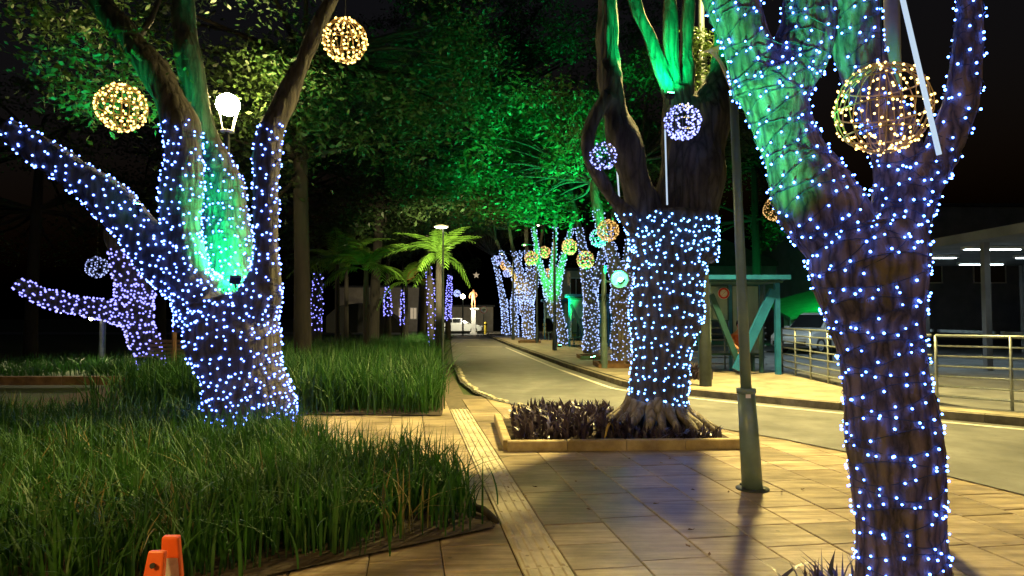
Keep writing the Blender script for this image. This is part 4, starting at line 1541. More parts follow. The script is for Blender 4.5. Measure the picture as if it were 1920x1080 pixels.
# disc lamp above the bright palm
dc = P(827, 425, 15.5)
lamp3 = thing('disc_lamp', Vector((dc.x + .05, 15.5, 0)), 'flat disc lamp shining on the bright palm at the road edge', 'street lamp')
MB().lathe((dc.x + .05, 15.5, 0), [(.05, 0), (.035, .3), (.02, dc.z - .1), (.016, dc.z)], 10).build('post', M['post_dark'], lamp3, True)
MB().lathe(dc, [(0, .05), (.06, .045), (.17, .012), (.18, -.005), (.16, -.012)], 18).build('disc', M['white_metal'], lamp3, True)
MB().lathe(dc, [(.155, -.014), (.07, -.035), (0, -.04)], 18).build('lens', M['lamp_glow'], lamp3, True)
spot(lamp3, dc + Vector((0, 0, -.12)), Vector((-2.17, 20, 3.3)), 8500, (1, .86, .42), 46, .6, .08)

# added lamp, hidden from view, to brighten the car and terminal yard
yq = Vector((10.4, 22.0, SWZ))
fill_lamp = thing('street_lamp', yq, 'added cool white lamp hidden behind the nearest tree and the pale fence', 'street lamp')
MB().lathe(yq, [(.09, 0), (.07, 1), (.05, 4.9)], 10).build('post', M['post_dark'], fill_lamp, True)
MB().lathe(yq + Vector((0, 0, 4.9)), [(.2, .0), (.18, .03), (.03, .12)], 12).build('lamp_shade', M['post_dark'], fill_lamp, True)
MB().ball(yq + Vector((0, 0, 4.86)), .07, 1).build('bulb', M['lamp_glow'], fill_lamp, True)
spot(fill_lamp, yq + Vector((0, 0, 4.75)), yq + Vector((.5, 1.5, 0)), 1100, (.75, .95, 1.0), 150, .5, .15)

# front lamp post with a trumpet shade
q = G(1411, 917)
Yp = q.y
lamp4 = thing('lamp_post', q, 'green lamp post with a sleeve foot and tilted trumpet shade standing on the slabs', 'street lamp')
j = P(1399, 733, Yp)
top = P(1375, 170, Yp)
MB().tube([q + Vector((0, 0, -.02)), q.lerp(j, .5), j], [.094, .088, .078], 20).build('sleeve', M['post_green'], lamp4, True)
MB().tube([j - Vector((0, 0, .02)), j + Vector((0, 0, .025))], [.088, .088], 20).build('collar', M['post_green'], lamp4, True)
MB().tube([j, j.lerp(top, .5), top], [.05, .044, .037], 16).build('pole', M['post_green'], lamp4, True)
dp, dr = catmull([top, P(1366, 150, Yp), P(1352, 118, Yp), P(1341, 104, Yp)], [.026, .02, .018, .02], .04)
MB().tube(dp, dr, 8).build('arm', M['brass'], lamp4, True)
hd = P(1342, 103, Yp)
MB().lathe(hd, [(.02, -.02), (.03, .01), (.055, .05), (.10, .075), (.098, .07), (.05, .04), (0, .02)], 18, axis=(-.35, -.25, .9)).build('lamp_shade', M['brass'], lamp4, True)
MB().box(P(1397, 741, Yp) + Vector((0.0, -.083, 0)), (.045, .004, .035)).build('sticker', M['white_metal'], lamp4)
MB().lathe(q, [(.15, 0.001), (.15, .012), (.095, .014)], 20).build('foot_plate', M['post_dark'], lamp4, True)
for k in range(4):
    t = k * math.pi / 2 + .6
    MB().lathe(q + Vector((.125 * math.cos(t), .125 * math.sin(t), .012)), [(.014, 0), (.014, .018), (0, .018)], 6).build('bolt', M['post_dark'], lamp4)

# lamp behind the viewer that lights the near side
bq = Vector((5.0, -3.6, 0))
lamp5 = thing('street_lamp', bq, 'lamp post on the pavement behind the viewer', 'street lamp')
MB().lathe(bq, [(.09, 0), (.07, 1), (.05, 5.6)], 10).build('post', M['post_green'], lamp5, True)
MB().lathe(bq + Vector((0, 0, 5.6)), [(.2, .0), (.18, .03), (.03, .12)], 12).build('lamp_shade', M['brass'], lamp5, True)
MB().ball(bq + Vector((0, 0, 5.56)), .07, 1).build('bulb', M['lamp_glow'], lamp5, True)
spot(lamp5, bq + Vector((0, .0, 5.45)), Vector((0.3, 2.6, 0)), 560, (1.0, .68, .24), 78, .7, .3)
bq = Vector((-4.6, -1.6, 0))
lamp6 = thing('street_lamp', bq, 'lamp post by the grass bed left of the viewer', 'street lamp')
MB().lathe(bq, [(.09, 0), (.07, 1), (.05, 4.6)], 10).build('post', M['post_green'], lamp6, True)
MB().lathe(bq + Vector((0, 0, 4.6)), [(.2, .0), (.18, .03), (.03, .12)], 12).build('lamp_shade', M['brass'], lamp6, True)
MB().ball(bq + Vector((0, 0, 4.56)), .07, 1).build('bulb', M['lamp_glow'], lamp6, True)
spot(lamp6, bq + Vector((0, .0, 4.45)), bq + Vector((3.0, 6.2, 0)), 1500, (1.0, .62, .17), 64, .8, .3)


# green floodlights
def flood(c, aim, power, label, size=.09, angle=110, glow=True, color=GREEN):
    c, aim = Vector(c), Vector(aim)
    d = (aim - c).normalized()
    t = thing('floodlight', c, label, 'floodlight', 'green floodlights in the trees')
    q = d.to_track_quat('Z', 'Y').to_matrix()
    MB().box(c - d * .03, (size * 1.5, size * 1.1, .05), q).build('housing', M['black'], t)
    MB().box(c + d * .0, (size * 1.3, size * .9, .008), q).build('lens', M['green_glow'], t)
    MB().bar(c - d * .05, c - d * .05 + Vector((0, 0.02, -.10)), .02, .02).build('bracket', M['black'], t)
    spot(t, c + d * .02, aim, power, color, angle, .7, .05)
    return t


flood(P(440, 522, 8.80), P(408, 400, 9.9), 1100, 'green floodlight in the hollow of the big forked tree', .09, 140)
gp = G(1133, 690, SWZ)
pole_g = thing('lamp_post', gp, 'slim green pole with an arm carrying the dazzling floodlight', 'post')
MB().lathe(gp, [(0.10, 0), (.10, .7), (.08, .74), (.07, 2.9), (0, 2.95)], 10).build('pole', M['post_green'], pole_g, True)
gf = P(1163, 525, gp.y - .3)
MB().bar(gp + Vector((0, 0, 2.5)), gf + Vector((0, .16, -.12)), .04, .04).build('arm', M['post_green'], pole_g)
flood(gf, P(1040, 240, 18.5), 9000, 'dazzling green floodlight on a pole among the street trees, facing the viewer', .15, 110)
MB().lathe(gf + Vector((-.02, -.02, 0)), [(.0, .0), (.12, .02), (.21, .09), (.25, .18), (.26, .18), (.22, .08), (.13, .0), (0, -.02)], 24, axis=(-.15, -1, .12)).build('glare_dish', M['galv'], bpy.data.objects['floodlight.001'], True)  # added dish, lit by the core, standing in for the glare
MB().ball(gf + Vector((-.02, -.13, .0)), .065, 2).build('lens', M['flood_core'], bpy.data.objects['floodlight.001'], True)
flood(P(1256, 176, 8.85), P(1225, -60, 9.4), 700, 'green floodlight in the upper fork of the middle tree', .07, 120)
flood(Vector((0.45, 2.6, .10)), P(1402, 40, 4.0), 3000, 'green floodlight on the slabs aimed up at the fork of the nearest tree', .07, 25, color=(.06, 1.0, .36))
flood(Vector((2.7, 22.4, SWZ + .12)), Vector((0.6, 23.5, 8)), 8000, 'green floodlight on the pavement before the straight street tree', .12, 75)
flood(Vector((2.2, 31.0, SWZ + .12)), Vector((0, 36, 10)), 9000, 'green floodlight on the pavement before the leaning street tree', .12, 75)
flood(P(258, 384, 8.25), P(192, 120, 9.3), 420, 'added green floodlight on the low left branch of the big forked tree', .045, 55)  # added to turn the leaf clump above it bright green
flood(Vector((-4.75, 12.3, .4)), Vector((-4.5, 13.5, 9)), 70, 'green floodlight in the grass behind the big forked tree', .1, 110)
flood(Vector((11.6, 35.0, SWZ + .12)), Vector((13.2, 40, 9)), 1600, 'added green floodlight under the dark leafy tree in front of the grey house', .12, 70)  # added to lift the dark foliage above the shelter
flood(P(1672, 470, 4.9), P(1678, 0, 5.2), 90, 'green floodlight behind the nearest trunk aimed up the pole', .05, 90)

# ================================================================== SHELTERS, FENCE, CARS
def shelter(org, wd, label, seat=True):
    """a bus shelter: flat roof on raking legs with glass at the back"""
    t = thing('bus_shelter', org, label, 'bus shelter', 'teal bus shelters on the far pavement')
    o = Vector(org)

    def A(x, y, z): return o + Vector((x, y, z))
    h = 2.38
    dpt = 1.3
    MB().box(A(wd / 2, dpt / 2 - .1, h + .07), (wd + .35, dpt + .4, .11)).build('roof', M['teal'], t)
    MB().box(A(wd / 2, dpt / 2 - .1, h - .025), (wd + .1, dpt, .06)).build('roof_beam', M['teal_dark'], t)
    for x in (0.05, wd - .05):
        MB().bar(A(x, dpt - .1, 0), A(x, dpt - .1, h - .06), .09, .09).build('post', M['teal'], t)
    MB().bar(A(wd - .07, .0, 0), A(wd - .07, .0, h - .06), .12, .12).build('post', M['teal'], t)
    MB().bar(A(wd * .5, dpt - .1, 0.0), A(wd * .5, dpt - .1, h - .06), .08, .08).build('post', M['teal'], t)
    # raking braces
    MB().bar(A(wd - .16, -.02, h - .25), A(wd * .34, -.1, 0.12), .10, .22).build('brace', M['teal'], t)
    MB().bar(A(.02, .05, h - .35), A(wd * .44, .15, .18), .08, .14).build('brace', M['teal_dark'], t)
    MB().bar(A(wd - .25, .5, h - .1), A(wd - .36, .35, 0.02), .09, .14).build('brace', M['teal_dark'], t)
    # glass
    for (x0, x1, z0, z1) in ((wd * .06, wd * .47, 1.35, 2.3), (wd * .53, wd * .72, .35, 2.3), (wd * .74, wd * .95, .35, 2.3)):
        g = MB().box(A((x0 + x1) / 2, dpt - .1, (z0 + z1) / 2), (x1 - x0, .012, z1 - z0)).build('glass_panel', M['shelter_glass'], t)
        fr = MB()
        for (p, q) in (((x0, z0), (x1, z0)), ((x0, z1), (x1, z1)), ((x0, z0), (x0, z1)), ((x1, z0), (x1, z1))):
            fr.bar(A(p[0], dpt - .102, p[1]), A(q[0], dpt - .102, q[1]), .035, .03)
        fr.build('panel_frame', M['teal_dark'], g)
    # side glass
    g = MB().box(A(0.05, dpt / 2, 1.35), (.012, dpt * .7, 1.9)).build('glass_panel', M['shelter_glass'], t)
    if seat:
        MB().box(A(wd * .45, dpt - .38, .46), (wd * .8, .34, .05)).build('seat', M['teal_dark'], t)
        for x in (wd * .12, wd * .78):
            MB().bar(A(x, dpt - .38, 0), A(x, dpt - .38, .44), .05, .2).build('seat_leg', M['teal_dark'], t)
    return t


gm, gt, gb = new_mat('shelter_glass')
gb.inputs['Base Color'].default_value = (0.55, 0.75, 0.70, 1)
gb.inputs['Roughness'].default_value = 0.12
gb.inputs['Alpha'].default_value = 0.45
nz = gt.nodes.new('ShaderNodeTexNoise')
nz.inputs['Scale'].default_value = 2.5
rp = gt.nodes.new('ShaderNodeMapRange')
rp.inputs['To Min'].default_value = 0.25
rp.inputs['To Max'].default_value = 0.6
gt.links.new(nz.outputs[0], rp.inputs[0])
gt.links.new(rp.outputs[0], gb.inputs['Alpha'])
M['shelter_glass'] = gm

shelter(Vector((5.05, 17.0, SWZ)), 1.75, 'teal bus shelter with raking braces beside the metal fence')
shelter(Vector((2.75, 31.5, SWZ)), 2.0, 'teal bus shelter behind the straight lit street tree')
shelter(Vector((2.0, 41.0, SWZ)), 2.4, 'teal bus shelter farthest up the street')
# faded round notice on the shelter glass
nb = thing('sticker', Vector((5.5, 18.08, 2.2)), 'small round red and white notice on the shelter glass', 'sign')
MB().lathe(Vector((5.72, 18.082, 2.22)), [(0, .0), (.16, .0), (.16, .006), (0, .008)], 20, axis=(0, -1, 0)).build('disc', M['white_metal'], nb)
MB().lathe(Vector((5.72, 18.07, 2.22)), [(.10, .0), (.15, .0), (.15, .004), (.10, .004)], 20, axis=(0, -1, 0)).build('ring', M['red'], nb)
MB().bar(Vector((5.62, 18.066, 2.12)), Vector((5.82, 18.066, 2.32)), .03, .004).build('bar', M['red'], nb)


# fence
def fence(pl, label, hgt=1.15, rails=7, step=1.0):
    t = thing('metal_fence', Vector((pl[0][0], pl[0][1], SWZ)), label, 'fence', 'pale tubular fences round the terminal')
    for k in range(rails):
        z = SWZ + .16 + (hgt - .16) * k / (rails - 1)
        MB().tube([Vector((p[0], p[1], z)) for p in pl], .018 if k < rails - 1 else .023, 7).build('rail', M['galv'], t, True)
    for p in resample(pl, step):
        MB().tube([Vector((p.x, p.y + .001, SWZ)), Vector((p.x, p.y + .001, SWZ + hgt))], .024, 7).build('post', M['galv'], t, True)


fence([(7.08, 17.6), (6.95, 15.8), (6.85, 14.2), (6.85, 12.4), (7.0, 11.2)], 'pale tubular fence running back to the teal shelter')
fence([(7.02, 11.12), (8.0, 10.2), (9.4, 8.75), (11.2, 5.5)], 'pale tubular fence along the kerb right of the nearest tree')
fence([(4.9, 18.6), (7.05, 18.6)], 'pale tubular fence seen through the teal shelter')


# cars
def car(org, heading, label, body_m, suv=False):
    t = thing('car', org, label, 'car')
    t.rotation_euler = (0, 0, heading)
    Lh, W = 2.15, .86
    hz = 1.62 if suv else 1.46
    # side profile of the lower body (x forward)
    low = [(-Lh, .38), (-Lh + .02, .78), (-Lh + .12, .98), (-1.2, 1.0), (.75, .98), (1.35, .90), (1.95, .74), (Lh, .58), (Lh, .34), (1.9, .24), (-1.95, .24)]
    if suv: low = [(x, z * 1.08 if z > .5 else z) for x, z in low]
    cab = [(-Lh + .18, .97), (-1.75, hz - .08), (-1.2, hz), (-.1, hz), (.25, hz - .06), (1.15, .93)]
    if suv: cab = [(-Lh + .15, 1.05), (-1.95, hz - .06), (-1.5, hz), (.1, hz), (.35, hz - .07), (1.05, 1.0)]
    mb = MB()

    def slab_(prof, ws):
        n = len(prof)
        base = len(mb.v)
        for (y, sx, dz) in ws:
            cxm = sum(p[0] for p in prof) / n
            for x, z in prof:
                mb.v.append(((x - cxm) * sx + cxm, y, z - dz * (z > .8)))
        for i in range(len(ws) - 1):
            for k in range(n):
                a0 = base + i * n + k
                a1 = base + i * n + (k + 1) % n
                mb.f.append((a0, a1, a1 + n, a0 + n))
        mb.f.append(tuple(base + k for k in reversed(range(n))))
        mb.f.append(tuple(base + (len(ws) - 1) * n + k for k in range(n)))
    slab_(low, [(-W, .965, .05), (-W + .07, .99, .01), (0, 1.0, 0), (W - .07, .99, .01), (W, .965, .05)])
    b = MB()
    me = mb.mesh('body')
    o = link('body', me, body_m, t)
    bv_ = o.modifiers.new('bev', 'BEVEL')
    bv_.width = .03
    bv_.segments = 2
    mb.v, mb.f = [], []
    slab_(cab, [(-W + .17, .93, .0), (-W + .10, .96, .0), (W - .10, .96, .0), (W - .17, .93, .0)])
    # cabin tapers toward the roof
    mb.v = [(x, y * (1 - .20 * max(0, (z - .95)) / (hz - .95)), z) for x, y, z in mb.v]
    link('cabin', mb.mesh('cabin'), body_m, t)
    # side windows as dark panes just proud of the cabin
    for s in (-1, 1):
        for (x0, x1, x2, x3) in ((-1.55, -.62, -.62, -1.35), (-.55, .72, .14, -.55)):
            z0, z1 = 1.03, hz - .12

            def yy(z): return s * ((W - .10) * (1 - .20 * (z - .95) / (hz - .95)) + .008)
            w_ = MB()
            w_.add([(x0, yy(z0), z0), (x1, yy(z0), z0), (x2, yy(z1), z1), (x3, yy(z1), z1)], [(0, 1, 2, 3) if s < 0 else (3, 2, 1, 0)])
            link('window', w_.mesh('window'), M['car_glass'], t)
    w_ = MB()
    zf0, zf1 = cab[-1][1] + .04, cab[-2][1] - .02
    xf0, xf1 = cab[-1][0] * .97 - .02, cab[-2][0] + .02
    w_.add([(xf0 + .02, -W + .2, zf0), (xf0 + .02, W - .2, zf0), (xf1 + .06, W - .27, zf1), (xf1 + .06, -W + .27, zf1)], [(0, 1, 2, 3)])
    link('windscreen', w_.mesh('windscreen'), M['car_glass'], t)
    for x in (-1.32, 1.36):
        for s in (-1, 1):
            wl = thing('wheel', (x, s * (W - .09), .33), None, None)
            wl.parent = t
            ty = MB().lathe((0, 0, 0), [(.2, -.1), (.31, -.1), (.335, -.06), (.335, .06), (.31, .1), (.2, .1)], 20, axis=(0, s, 0))
            link('tyre', ty.mesh('tyre', smooth=True), M['rubber'], wl)
            rm = MB().lathe((0, 0, 0), [(.21, .08), (.19, .085), (.17, .05), (.05, .06), (0, .075)], 14, axis=(0, s, 0))
            link('rim', rm.mesh('rim'), M['galv'], wl)
    for s in (-1, 1):
        link('headlight', MB().box((Lh - .06, s * (W - .26), .66), (.16, .34, .12)).mesh('headlight'), M['head_lamp'], t)
        link('tail_light', MB().box((-Lh + .03, s * (W - .18), .82), (.1, .2, .2)).mesh('tail_light'), M['tail_lamp'], t)
        link('door_mirror', MB().box((.85, s * (W + .05), 1.02), (.1, .16, .11)).mesh('door_mirror'), body_m, t)
    link('bumper', MB().box((Lh - .02, 0, .42), (.08, 1.4, .16)).mesh('bumper'), M['black'], t)
    link('number_plate', MB().box((Lh + .025, 0, .45), (.01, .4, .1)).mesh('number_plate'), M['white_metal'], t)
    return t


car(Vector((-4.9, 62, .01)), 0.06, 'white hatchback crossing at the far end of the road', M['car_white'])
car(Vector((12.6, 27.5, SWZ)), R(215), 'silver off-road car parked behind the pale fence', M['car_silver'], True)

# white car's street lamp (bright far lamp above it)
fq = Vector((P(868, 560, 57.5).x, 57.5, 0))
fl_ = thing('street_lamp', fq, 'bright white lamp far beyond the white car', 'street lamp')
fz = P(868, 556, 57.5).z
MB().lathe(fq, [(.08, 0), (.05, fz)], 8).build('post', M['post_dark'], fl_, True)
MB().ball(fq + Vector((0, -.1, fz)), .2, 2).build('globe', M['lamp_glow'], fl_, True)
spot(fl_, fq + Vector((0, .5, fz - .1)), fq + Vector((0.5, 5, 0.5)), 800, (1, .92, .7), 165, .5, .2)

# ================================================================== FAR THINGS
# pillar with a figure
pq = Vector((P(888, 600, 59).x, 59.0, 0.0))
pl_ = thing('pedestal', pq, 'white square pedestal beyond the road end carrying a reddish figure', 'pedestal')
MB().box(pq + Vector((0, 0, 1.15)), (.38, .38, 2.1)).build('shaft', M['stone_white'], pl_)
MB().box(pq + Vector((0, 0, .1)), (.6, .6, .2)).build('plinth', M['stone_white'], pl_)
MB().box(pq + Vector((.1, 0, 2.26)), (.75, .5, .12)).build('cap', M['stone_white'], pl_)


def skin_mesh(name, joints, edges, m, parent=None, loc=None, root=0, sub=2, kind=None):
    me = bpy.data.meshes.new(name)
    me.from_pydata([j[:3] for j in joints], edges, [])
    o = bpy.data.objects.new(name, me)
    C.objects.link(o)
    s = o.modifiers.new('skin', 'SKIN')
    for i, j in enumerate(joints):
        me.skin_vertices[0].data[i].radius = (j[3], j[3] if len(j) < 5 else j[4])
    me.skin_vertices[0].data[root].use_root = True
    ss = o.modifiers.new('sub', 'SUBSURF')
    ss.levels = sub
    bpy.context.view_layer.update()
    dg = bpy.context.evaluated_depsgraph_get()
    me2 = bpy.data.meshes.new_from_object(o.evaluated_get(dg))
    bpy.data.objects.remove(o)
    me2.polygons.foreach_set('use_smooth', [True] * len(me2.polygons))
    return link(name, me2, m, parent, loc or (0, 0, 0))


st = thing('statue', pq + Vector((0, 0, 2.32)), 'reddish standing figure statue on the white pedestal', 'statue')
skin_mesh('figure', [(0, 0, .85, .17), (0, 0, 1.15, .18), (0, 0, 1.38, .16), (0, 0, 1.5, .06), (0, 0, 1.66, .11), (.22, 0, 1.36, .06), (.34, -.1, 1.1, .05), (.2, -.22, .98, .045), (-.22, 0, 1.36, .06), (-.36, 0, 1.1, .05), (-.34, -.1, .86, .045),
                     (.1, 0, .8, .1), (.12, 0, .45, .08), (.12, 0, .06, .06), (-.1, 0, .8, .1), (-.12, -.02, .45, .08), (-.12, 0, .06, .06), (.13, -.12, .03, .05), (-.13, -.12, .03, .05)],
          [(0, 1), (1, 2), (2, 3), (3, 4), (2, 5), (5, 6), (6, 7), (2, 8), (8, 9), (9, 10), (0, 11), (11, 12), (12, 13), (0, 14), (14, 15), (15, 16), (13, 17), (16, 18)], M['statue'], st)
# no entry sign
sg = Vector((P(907, 600, 57).x, 57.0, 0))
sn = thing('road_sign', sg, 'round white and red road sign on a thin post right of the pedestal', 'road sign')
zs = P(907, 581, 57).z
MB().tube([sg, sg + Vector((0, 0, zs + .3))], .035, 8).build('post', M['galv'], sn)
MB().lathe(sg + Vector((0, -.04, zs)), [(0, 0), (.32, 0), (.32, .02), (0, .02)], 24, axis=(0, -1, 0)).build('plate', M['white_metal'], sn)
MB().lathe(sg + Vector((0, -.065, zs)), [(.26, 0), (.31, 0), (.31, .006), (.26, .006)], 24, axis=(0, -1, 0)).build('rim', M['red'], sn)
MB().box(sg + Vector((0, -.068, zs)), (.36, .008, .09)).build('bar', M['black'], sn)
# yellow bollards
for i, (a_, b_, lab) in enumerate([(910, 624, 'yellow bollard by the round road sign'), (969, 627, 'yellow bollard behind the slim lit pair of trees'), (1021, 631, 'yellow bollard right of the fan-limbed tree'), (1076, 636, 'yellow bollard left of the straight lit tree')]):
    q = G(a_, b_ + 3)
    t = thing('bollard', q, lab, 'bollard', 'yellow bollards along the far pavement')
    MB().lathe(q, [(.13, 0), (.13, 1.0), (.10, 1.1), (0, 1.13)], 10).build('shaft', M['yellow'], t, True)
    MB().lathe(q + Vector((0, 0, .82)), [(.134, 0), (.134, .1)], 10).build('band', M['black'], t)
# star ornament over the statue
so_ = P(893, 516, 58)
stt = thing('star_ornament', so_, 'pale star ornament hanging above the statue', 'ornament')
mb = MB()
pts = [(math.cos(k * math.pi / 5 + math.pi / 2) * (.3 if k % 2 == 0 else .13), math.sin(k * math.pi / 5 + math.pi / 2) * (.3 if k % 2 == 0 else .13)) for k in range(10)]
mb.add([(so_.x + x, so_.y - .02, so_.z + z) for x, z in pts] + [(so_.x, so_.y - .1, so_.z)], [(10, k, (k + 1) % 10) for k in range(10)])
mb.add([(so_.x + x, so_.y + .02, so_.z + z) for x, z in pts] + [(so_.x, so_.y + .1, so_.z)], [(10, (k + 1) % 10, k) for k in range(10)])
mb.build('star', M['window_glow'], stt)
MB().tube([so_ + Vector((0, 0, .42)), so_ + Vector((0, 0, 2.5))], .01, 4).build('cord', M['wire'], stt)


# buildings
def building(name, org, wd, dp_, h, label, m, wins, roof=None, rooff='flat'):
    t = thing(name, org, label, 'building')
    o = Vector(org)
    MB().box(o + Vector((0, dp_ / 2, h / 2)), (wd, dp_, h)).build('wall', m, t)
    if rooff == 'gable':
        mb = MB()
        x, e = wd / 2 + .25, .35
        mb.add([o + Vector(p) for p in ((-x, -e, h), (x, -e, h), (x, dp_ + e, h), (-x, dp_ + e, h), (0, -e, h + wd * .22), (0, dp_ + e, h + wd * .22))],
               [(0, 1, 4), (2, 3, 5), (1, 2, 5, 4), (3, 0, 4, 5), (0, 3, 2, 1)])
        mb.build('roof', M['roof_dark'], t)
    else:
        MB().box(o + Vector((0, dp_ / 2, h + .1)), (wd + .4, dp_ + .4, .2)).build('roof', M['roof_dark'], t)
    for (x, z, ww, hh, lit) in wins:
        f = MB()
        for (cx, cz, sx, sz) in ((x, z + hh / 2, ww + .1, .07), (x, z - hh / 2, ww + .1, .07), (x - ww / 2, z, .07, hh), (x + ww / 2, z, .07, hh), (x, z, .05, hh)):
            f.box(o + Vector((cx, -.03, cz)), (sx, .06, sz))
        fo = f.build('window', M['stone_white'], t)
        MB().box(o + Vector((x, -.012, z)), (ww - .07, .02, hh - .07)).build('pane', M['window_glow'] if lit else M['pane'], fo)
    return t


building('house', Vector((-14.0, 70, 0)), 9, 7, 4.6, 'pale pinkish house beyond the palms with small lit windows', M['plaster'],
         [(2.6, 1.9, .9, 1.2, True), (3.7, 1.9, .7, 1.2, True), (0.5, 2.9, 1.6, 1.2, False), (-2.5, 2.2, 1.2, 1.2, False)])
building('boundary_wall', Vector((-5.5, 71, 0)), 7, .4, 2.6, 'low beige wall behind the white car', M['plaster'], [])
building('house', Vector((15.0, 48, 0)), 9, 8, 5.2, 'grey gabled house in the dark behind the near shelter', M['plaster_grey'], [(-2, 2.2, 1.1, 1.2, False), (1.5, 2.2, 1.1, 1.2, False)], None, 'gable')
building('house', Vector((30, 42, 0)), 22, 10, 8.5, 'long dark blue-grey terminal hall behind the parked silver car', M['plaster_grey'], [(-8, 4.5, 2, 1.6, False), (-4, 4.5, 2, 1.6, False), (0, 4.5, 2, 1.6, False), (4, 4.5, 2, 1.6, False)])
building('kiosk', Vector((P(1080, 540, 46).x, 46, SWZ)), 2.2, 2, 4.6, 'narrow ochre kiosk tower between two street trees', M['plaster'], [(0, 3.3, .8, 1.6, False)])

# dark covered mass left of the pale house: a parked covered trailer
tq = Vector((P(690, 600, 46).x, 46, 0))
tr = thing('covered_trailer', tq, 'dark tarpaulin-covered trailer parked beyond the palms', 'trailer')
mb = MB()
prof = [(-2.6, .5), (-2.6, 1.6), (-1.8, 2.3), (-.4, 2.5), (.9, 2.2), (1.9, 1.6), (2.6, .9), (2.6, .5)]
for y in (-1.0, 1.0):
    for x, z in prof: mb.v.append((tq.x + x, tq.y + y, z))
n = len(prof)
mb.f += [(k, (k + 1) % n, n + (k + 1) % n, n + k) for k in range(n)] + [tuple(reversed(range(n))), tuple(range(n, 2 * n))]
mb.build('tarpaulin', M['cloth_dark'], tr)
for x in (-1.2, 1.2):
    MB().lathe(tq + Vector((x, -1.02, .35)), [(0, 0), (.35, 0), (.35, .2), (0, .2)], 14, axis=(0, -1, 0)).build('wheel', M['rubber'], tr)

# green awning stall
aq = P(1515, 610, 36)
aw = thing('awning_stall', Vector((aq.x, 36, SWZ)), 'green sloping awning with hanging strips behind the silver car', 'stall')
az1, az0 = P(1545, 562, 36).z, P(1480, 588, 36).z
mb = MB()
x0, x1 = P(1474, 600, 36).x, P(1660, 600, 36).x
zl, zr = P(1474, 590, 36).z, P(1660, 540, 36).z
mb.add([(x0, 35.5, zl - .15), (x1, 35.5, zr - .15), (x1, 39, zr + .7), (x0, 39, zl + .7), (x0, 35.5, zl - .3), (x1, 35.5, zr - .3), (x1, 39, zr + .55), (x0, 39, zl + .55)],
       [(0, 1, 2, 3), (4, 7, 6, 5), (0, 4, 5, 1), (1, 5, 6, 2), (2, 6, 7, 3), (3, 7, 4, 0)])
mb.build('canopy', M['awning'], aw)
for k in range(16):
    x = x0 + (x1 - x0) * (k + .5) / 16
    MB().box((x, 36.4, SWZ + (zl - .1 - SWZ) / 2), ((x1 - x0) / 20, .05, zl - .1 - SWZ)).build('strip', M['curtain'], aw)
for x in (x0 + .05, x1 - .05):
    MB().bar((x, 35.6, SWZ), (x, 35.6, (zl if x < aq.x else zr) - .3), .08, .08).build('post', M['galv'], aw)
spot(aw, (aq.x + .6, 34.4, 3.4), (aq.x, 37, 1.8), 260, GREEN, 150, .6, .1)

# terminal canopy at the right with tube lights
tc_ = thing('station_canopy', Vector((13.5, 18, SWZ)), 'dark bus station canopy with white tube lights right of the nearest tree', 'station canopy')
MB().box((16.5, 21, 3.75), (8.2, 12, .25)).build('roof', M['plaster_grey'], tc_)
for k in range(5):
    for x in (12.9, 20.1):
        MB().bar((x, 15.5 + k * 2.7, SWZ), (x, 15.5 + k * 2.7, 3.62), .16, .16).build('column', M['plaster_grey'], tc_)
for k in range(4):
    for x in (13.9, 17.5):
        y = 16.5 + k * 2.8
        f = MB().box((x, y, 3.575), (1.7, .22, .08)).build('light_fitting', M['white_metal'], tc_)
        MB().box((x, y, 3.523), (1.55, .14, .02)).build('tube', M['station_glow'], f)
MB().box((20.6, 21, 1.6), (.15, 11.5, 2.9)).build('back_wall', M['plaster_grey'], tc_)
for k in range(4):
    MB().box((13.2, 16.85 + k * 2.7, 1.15), (.06, 2.45, .08)).build('barrier_rail', M['galv'], tc_)


# ================================================================== LEFT SIDE FURNITURE
# low edging of the back bed, orange lamplight put into its colour
ke = thing('bed_edging', Vector((-8, 15.6, 0)), 'low edging wall coloured orange like lamplight along the back bed at the left', 'edging')
edge_run((-13.0, 15.7), (-7.95, 15.75), 0.2, 0.16, 6, M['rust_edge'], ke)
# bench
bq_ = P(318, 690, 19.5)
bn = thing('park_bench', Vector((bq_.x, 19.5, 0)), 'slatted wooden park bench behind the wooden post', 'bench')
bo = Vector((bq_.x, 19.5, 0))
for k in range(4):
    MB().box(bo + Vector((0, .22 + k * .012, .52 + k * .115)), (1.7, .03, .085)).build('backrest_slat', M['wood'], bn)
for k in range(4):
    MB().box(bo + Vector((0, -.25 + k * .12, .43)), (1.7, .095, .03)).build('seat_slat', M['wood'], bn)
for x in (-.7, .7):
    MB().bar(bo + Vector((x, -.2, 0)), bo + Vector((x, -.2, .41)), .06, .06).build('leg', M['black'], bn)
    MB().bar(bo + Vector((x, .2, 0)), bo + Vector((x, .29, .98)), .06, .06).build('leg', M['black'], bn)
    MB().bar(bo + Vector((x, -.28, .4)), bo + Vector((x, .24, .4)), .05, .03).build('rail', M['black'], bn)
# wooden post
wq = P(325, 720, 15.2)
wp = thing('wooden_post', Vector((wq.x, 15.2, 0)), 'plain brown wooden post left of the big forked tree', 'post')
zt_ = P(325, 598, 15.2).z
MB().tube([(wq.x, 15.2, 0), (wq.x, 15.2, zt_ * .5), (wq.x, 15.2, zt_)], [.055, .052, .05], 8).build('shaft', M['wood_post'], wp)
MB().lathe((wq.x, 15.2, zt_), [(.058, 0), (.05, .03), (0, .04)], 8).build('cap', M['wood_post'], wp)
